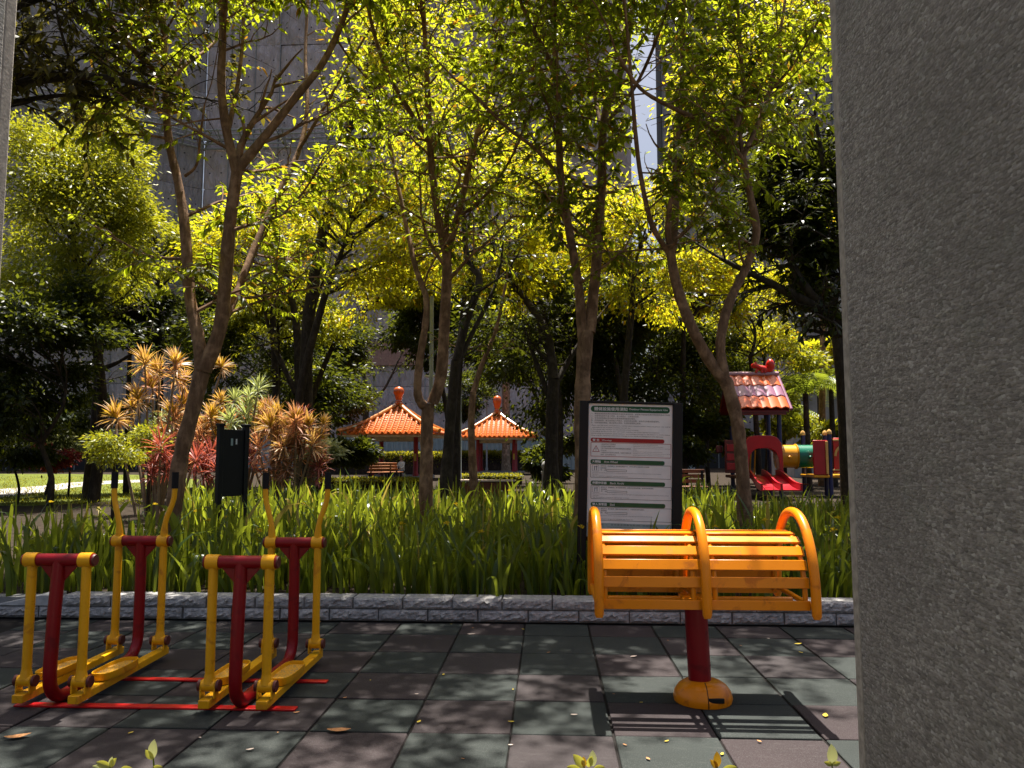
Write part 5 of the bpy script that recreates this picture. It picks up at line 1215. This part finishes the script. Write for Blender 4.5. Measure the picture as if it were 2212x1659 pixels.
def wrapped(label, A, B, height, meshes, z0=2.6, tubes=True, catwalk=None, depth=8):
    A, B = Vector((A[0], A[1], 0)), Vector((B[0], B[1], 0)); d = B - A; L_ = d.length; d.normalize(); nrm = Vector((d.y, -d.x, 0)); rz = math.atan2(d.y, d.x)
    root = thing('wrapped_building', label, 'building', tuple(A + d * L_ / 2), 'buildings under scaffold sheets', rz)
    MB().box((0, depth / 2 + .35, height / 2 + .1), (L_, depth, height)).build('wall', M['near_black'], root, smooth=False)
    n_ = int(L_ / PW); pw = L_ / n_; m_ = int((height - z0) / PH)
    for i in range(n_):
        for j in range(m_):
            o = link('sheet', meshes[random.randrange(len(meshes))], root); o.location = (-L_ / 2 + pw * (i + .5), random.gauss(0, .02), z0 + PH * (j + .5)); o.scale.x = pw / PW
        if tubes: MB().tube([(-L_ / 2 + pw * i, -.1, .1), (-L_ / 2 + pw * i, -.1, height - .3)], .03, 5, cap=False).build('scaffold_tube', M['steel'], root)
    if catwalk:
        for zc in catwalk:
            cw = MB()
            for k in range(5): cw.tube([(-L_ / 2, -.25 - .35 * k, zc + .25 * k), (L_ / 2, -.25 - .35 * k, zc + .25 * k)], .08, 5)
            n2 = int(L_ / 1.75)
            for k in range(n2 + 1): cw.tube([(-L_ / 2 + k * L_ / n2, -.1, zc - .1), (-L_ / 2 + k * L_ / n2, -1.75, zc + 1.08)], .07, 5)
            cw.build('catch_platform', M['steel'], root)
    return root
cA = at(420, 900, 62); cB = at(1372, 900, 62); cL = at(-60, 900, 52)
zc_main = float(at(560, 322, 62)[2]); zlow = float(at(250, 612, 58)[2])
wrapped('tall building wrapped in grey-violet scaffold sheets behind the pavilions', cA, cB, 42, sh_l, catwalk=[zc_main], depth=10)
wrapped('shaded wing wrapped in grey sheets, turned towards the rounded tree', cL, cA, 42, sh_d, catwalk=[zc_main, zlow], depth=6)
rA, rB = at(1442, 900, 66), at(2100, 900, 66)
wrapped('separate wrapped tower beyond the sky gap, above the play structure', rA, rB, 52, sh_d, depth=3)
# site hoarding in front of the buildings
ha, hb = at(380, 960, 60), at(1500, 960, 60)
hd_ = thing('hoarding', 'pale green corrugated site hoarding behind the hedges', 'fence', (float(ha[0] + hb[0]) / 2, 60, .13))
np_ = 26; Lh = float(hb[0] - ha[0])
for k in range(np_):
    vs = []; nn = 17; wdt = Lh / np_
    for i in range(nn):
        x = -Lh / 2 + wdt * (k + .004 + .992 * i / (nn - 1)); y = .05 * (1 if (i // 2) % 2 else -1)
        vs += [(x, y, 0), (x, y, 2.5)]
    MB().add(vs, [(2 * i, 2 * i + 2, 2 * i + 3, 2 * i + 1) for i in range(nn - 1)]).build('corrugated_sheet', M['hoarding'], hd_, smooth=False)
# terracotta band on the building base
ba, bb_ = at(690, 790, 61.6), at(900, 765, 61.6)
pnl = thing('wall_panel', 'terracotta coloured band low on the wrapped building above the dark shrubs', 'panel', (float(ba[0] + bb_[0]) / 2, 61.7, float(ba[2])))
MB().box((0, 0, 1.0), (float(bb_[0] - ba[0]), .12, 2.0)).build('panel_face', plain('terracotta', (.36, .20, .16), .7), pnl, .02)
# concrete stair building at the edge
sA_ = at(1728, 900, 40); sr = thing('stair_building', 'pale concrete building with an open stair beside the wide granite pillar', 'building', (float(sA_[0]) + 3, 42, .13))
def cbox(name, x0, y0, x1, y1, d0, d1, m, parent=sr):
    a, b = at(x0, y1, 40), at(x1, y0, 40); return MB().box(((a[0] + b[0]) / 2, 40 + (d0 + d1) / 2, (a[2] + b[2]) / 2), (b[0] - a[0], d1 - d0, b[2] - a[2])).build(name, M[m], parent, .03, world=True)
cbox('wall', 1722, 560, 1742, 1040, .4, 5, 'concrete'); cbox('wall', 1742.5, 820, 1990, 1040, .5, 5, 'concrete'); cbox('parapet', 1736, 682, 1790, 716, -.8, .35, 'concrete')
op = cbox('opening', 1743, 716, 1990, 760, 1.0, 5, 'near_black'); cbox('wall', 1743, 560, 1990, 680, 1.2, 5, 'concrete')  # solid near-black block paints the shade inside the recess
a_, b_, c_ = at(1742, 790, 40), at(1990, 660, 40), at(1990, 820, 40)
MB().prism([(a_[0], c_[2]), (c_[0], c_[2]), (b_[0], b_[2]), (a_[0], a_[2])], 39.4, 40.3).build('stair_flight', M['concrete'], sr, .02, world=True)
cbox('slab', 1737, 748, 1830, 755, -.5, .95, 'concrete')

# ================================================================== PATH AND LAWN
def sheet(name, poly, z, m):
    pts = [gz(x, y, .13) for x, y in poly]; o = MB().add([(p[0], p[1], z) for p in pts], [tuple(range(len(pts)))]).build(name, M[m], smooth=False); tag(o, kind='structure'); return o
sheet('lawn', [(-260, 1090), (-260, 1024), (120, 1024), (300, 1026), (430, 1036), (420, 1052), (260, 1082), (60, 1094)], .137, 'lawn')
sheet('path', [(-260, 1088), (-260, 1066), (0, 1057), (90, 1050), (150, 1043), (250, 1038), (330, 1036), (330, 1041), (240, 1045), (170, 1052), (120, 1060), (60, 1068), (0, 1075)], .142, 'path')
tf = []
r2 = np.random.default_rng(9); n = 5200
gp = np.array([gz(x, y, .13) for x, y in zip(r2.uniform(-80, 330, n), r2.uniform(1030, 1092, n))]); gp[:, 2] = .13
D = r2.normal(size=(n, 3)) * .5 + np.array([0, 0, 1]); L = r2.uniform(.05, .13, n)
go = leaf_obj('grass', gp, D, r2.normal(size=(n, 3)), L, np.full(n, .02), M['hedge'], None, False); tag(go, 'short yellow-green grass on the lawn beside the path', 'grass', kind='stuff')

# ================================================================== FOREGROUND SHRUB SHOOTS AND FALLEN LEAVES
ss = MB().box((0, 2.35, -.004), (3.0, .7, .02)).build('planting_strip', M['soil'], smooth=False); tag(ss, kind='structure')
def shoot(label, x, ytop, spec, Y=2.2):
    p = at(x, ytop - 12, Y); o = thing('shrub_shoot', label, 'shrub', (float(p[0]), Y, .0), 'shrub shoots at the planting strip'); zt = float(p[2])
    MB().tube([(.03, .05, .0), (.02, .02, zt * .5), (0, 0, zt)], [.006, .004, .002], 6).build('stem', M['iris'], o)
    for (dx_, dz, az, el, L_, m) in spec:
        d = np.array([[math.sin(az), -math.cos(az) * .5, math.tan(el)]]); nn = 1
        P = np.array([[dx_, 0, zt + dz]])
        # rounded leaf with a midrib fold
        D = unit(d)[0]; up_ = np.array([0, -1.0, .25]); sd = unit(np.cross(D, up_)); N_ = np.cross(sd, D); vs = []; K = 7
        for i in range(K + 1):
            t_ = i / K; wv = L_ * .27 * math.sin(math.pi * min(1, t_ * .93 + .07)) ** .75 * (1 if i < K else 0)
            c0 = P[0] + D * L_ * t_ - N_ * L_ * .12 * t_ ** 2
            vs += [c0 - sd * wv + N_ * wv * .35, c0, c0 + sd * wv + N_ * wv * .35]
        fs = []
        for i in range(K): a_ = i * 3; fs += [(a_, a_ + 1, a_ + 4, a_ + 3), (a_ + 1, a_ + 2, a_ + 5, a_ + 4)]
        MB().add(vs, fs).build('leaf', M[m], o, angle=80)
shoot('pale upright shoot with one big cream-edged leaf before the air walkers', 331, 1648, [(0, 0, .15, 1.25, .050, 'white_leaf'), (0, -.004, -.7, .75, .034, 'shoot'), (0, -.03, 1.2, .2, .03, 'shoot')])
shoot('spreading yellow-green shoot at the lower edge under the first air walker', 238, 1668, [(0, 0, .8, .75, .034, 'shoot'), (0, 0, -1.0, .35, .04, 'shoot'), (.004, 0, .2, 1.0, .03, 'white_leaf'), (-.02, -.006, -.6, .3, .03, 'white_leaf'), (.03, -.01, 1.1, .2, .04, 'shoot')])
shoot('yellow-green shoot cluster below the green tiles in front of the back stretcher', 1262, 1668, [(0, 0, -.9, .75, .046, 'shoot'), (.01, 0, .5, .9, .034, 'shoot'), (.022, .002, .12, 1.3, .042, 'white_leaf'), (-.012, -.01, -.8, .3, .04, 'shoot'), (.028, -.004, .9, .2, .03, 'shoot'), (.0, 0, -.2, 1.2, .028, 'shoot_orange')])
shoot('orange young shoot at the lower edge in front of the back stretcher post', 1549, 1668, [(0, 0, .02, 1.35, .040, 'shoot_orange'), (0, -.002, -.8, .7, .03, 'shoot_orange'), (.015, -.01, 1.0, .3, .04, 'shoot')])
shoot('single bright leaf shoot beside the foot of the wide granite pillar', 1797, 1662, [(0, 0, .02, 1.35, .052, 'white_leaf'), (0, -.002, -1.0, .3, .024, 'shoot'), (0, -.002, 1.0, .3, .024, 'shoot')])

def fallen(x, y, s, m, az, label, curl=.35):
    p = gz(x, y, .003); L_ = s; vs = []; K = 5
    for i in range(K + 1):
        t_ = i / K - .5; wv = L_ * .22 * math.cos(t_ * 2.9) + .0005
        zz = L_ * curl * t_ ** 2 + .002
        for k in (-1, 0, 1): vs.append((L_ * t_, k * wv, zz + abs(k) * wv * .3))
    fs = []
    for i in range(K):
        a_ = i * 3; fs += [(a_, a_ + 1, a_ + 4, a_ + 3), (a_ + 1, a_ + 2, a_ + 5, a_ + 4)]
    o = MB().add(vs, fs).build('fallen_leaf', M[m], angle=80); o.location = (float(p[0]), float(p[1]), .003); o.rotation_euler = (0, 0, az)
    tag(o, label, 'leaf', 'fallen leaves on the rubber tiles')
fallen(732, 1580, .115, 'dry', .1, 'long curled brown leaf lying on the tiles between the machines', .35)
fallen(1783, 1547, .06, 'dry_yellow', 1.2, 'bright yellow fallen leaf on the tiles near the wide granite pillar')
fallen(1018, 1371, .06, 'dry_pale', .2, 'pale dry leaf on the tiles just below the kerb'); fallen(1369, 1419, .055, 'dry_pale', .6, 'pale pink dry leaf on the shaded tiles under the bench end')
fallen(38, 1594, .11, 'dry', .5, 'curled brown leaf at the tile joint in the lower corner by the narrow pillar', .45)
fallen(1724, 1392, .06, 'dry_yellow', .3, 'yellow-green fallen leaf in the shade behind the back stretcher')
fr_ = random.Random(3)
for (x, y) in [(1021, 1357), (1185, 1410), (958, 1458), (1385, 1518), (1440, 1602), (1443, 1384), (745, 1508), (600, 1583), (432, 1594), (282, 1584), (905, 1560), (1640, 1602), (1326, 1500), (1108, 1490), (1104, 1560), (1103, 1610), (1350, 1610), (1400, 1640), (690, 1345), (425, 1335), (575, 1340), (975, 1349), (1130, 1360), (800, 1470), (640, 1540), (1560, 1630), (900, 1500), (1240, 1545), (1000, 1640), (540, 1620), (1600, 1395), (1660, 1380), (1730, 1410)]:
    fallen(x, y, fr_.uniform(.016, .036), fr_.choice(['dry', 'dry', 'dry_pale', 'dry_yellow']), fr_.uniform(0, 6), 'tiny scrap of dry leaf scattered on the rubber tiles')
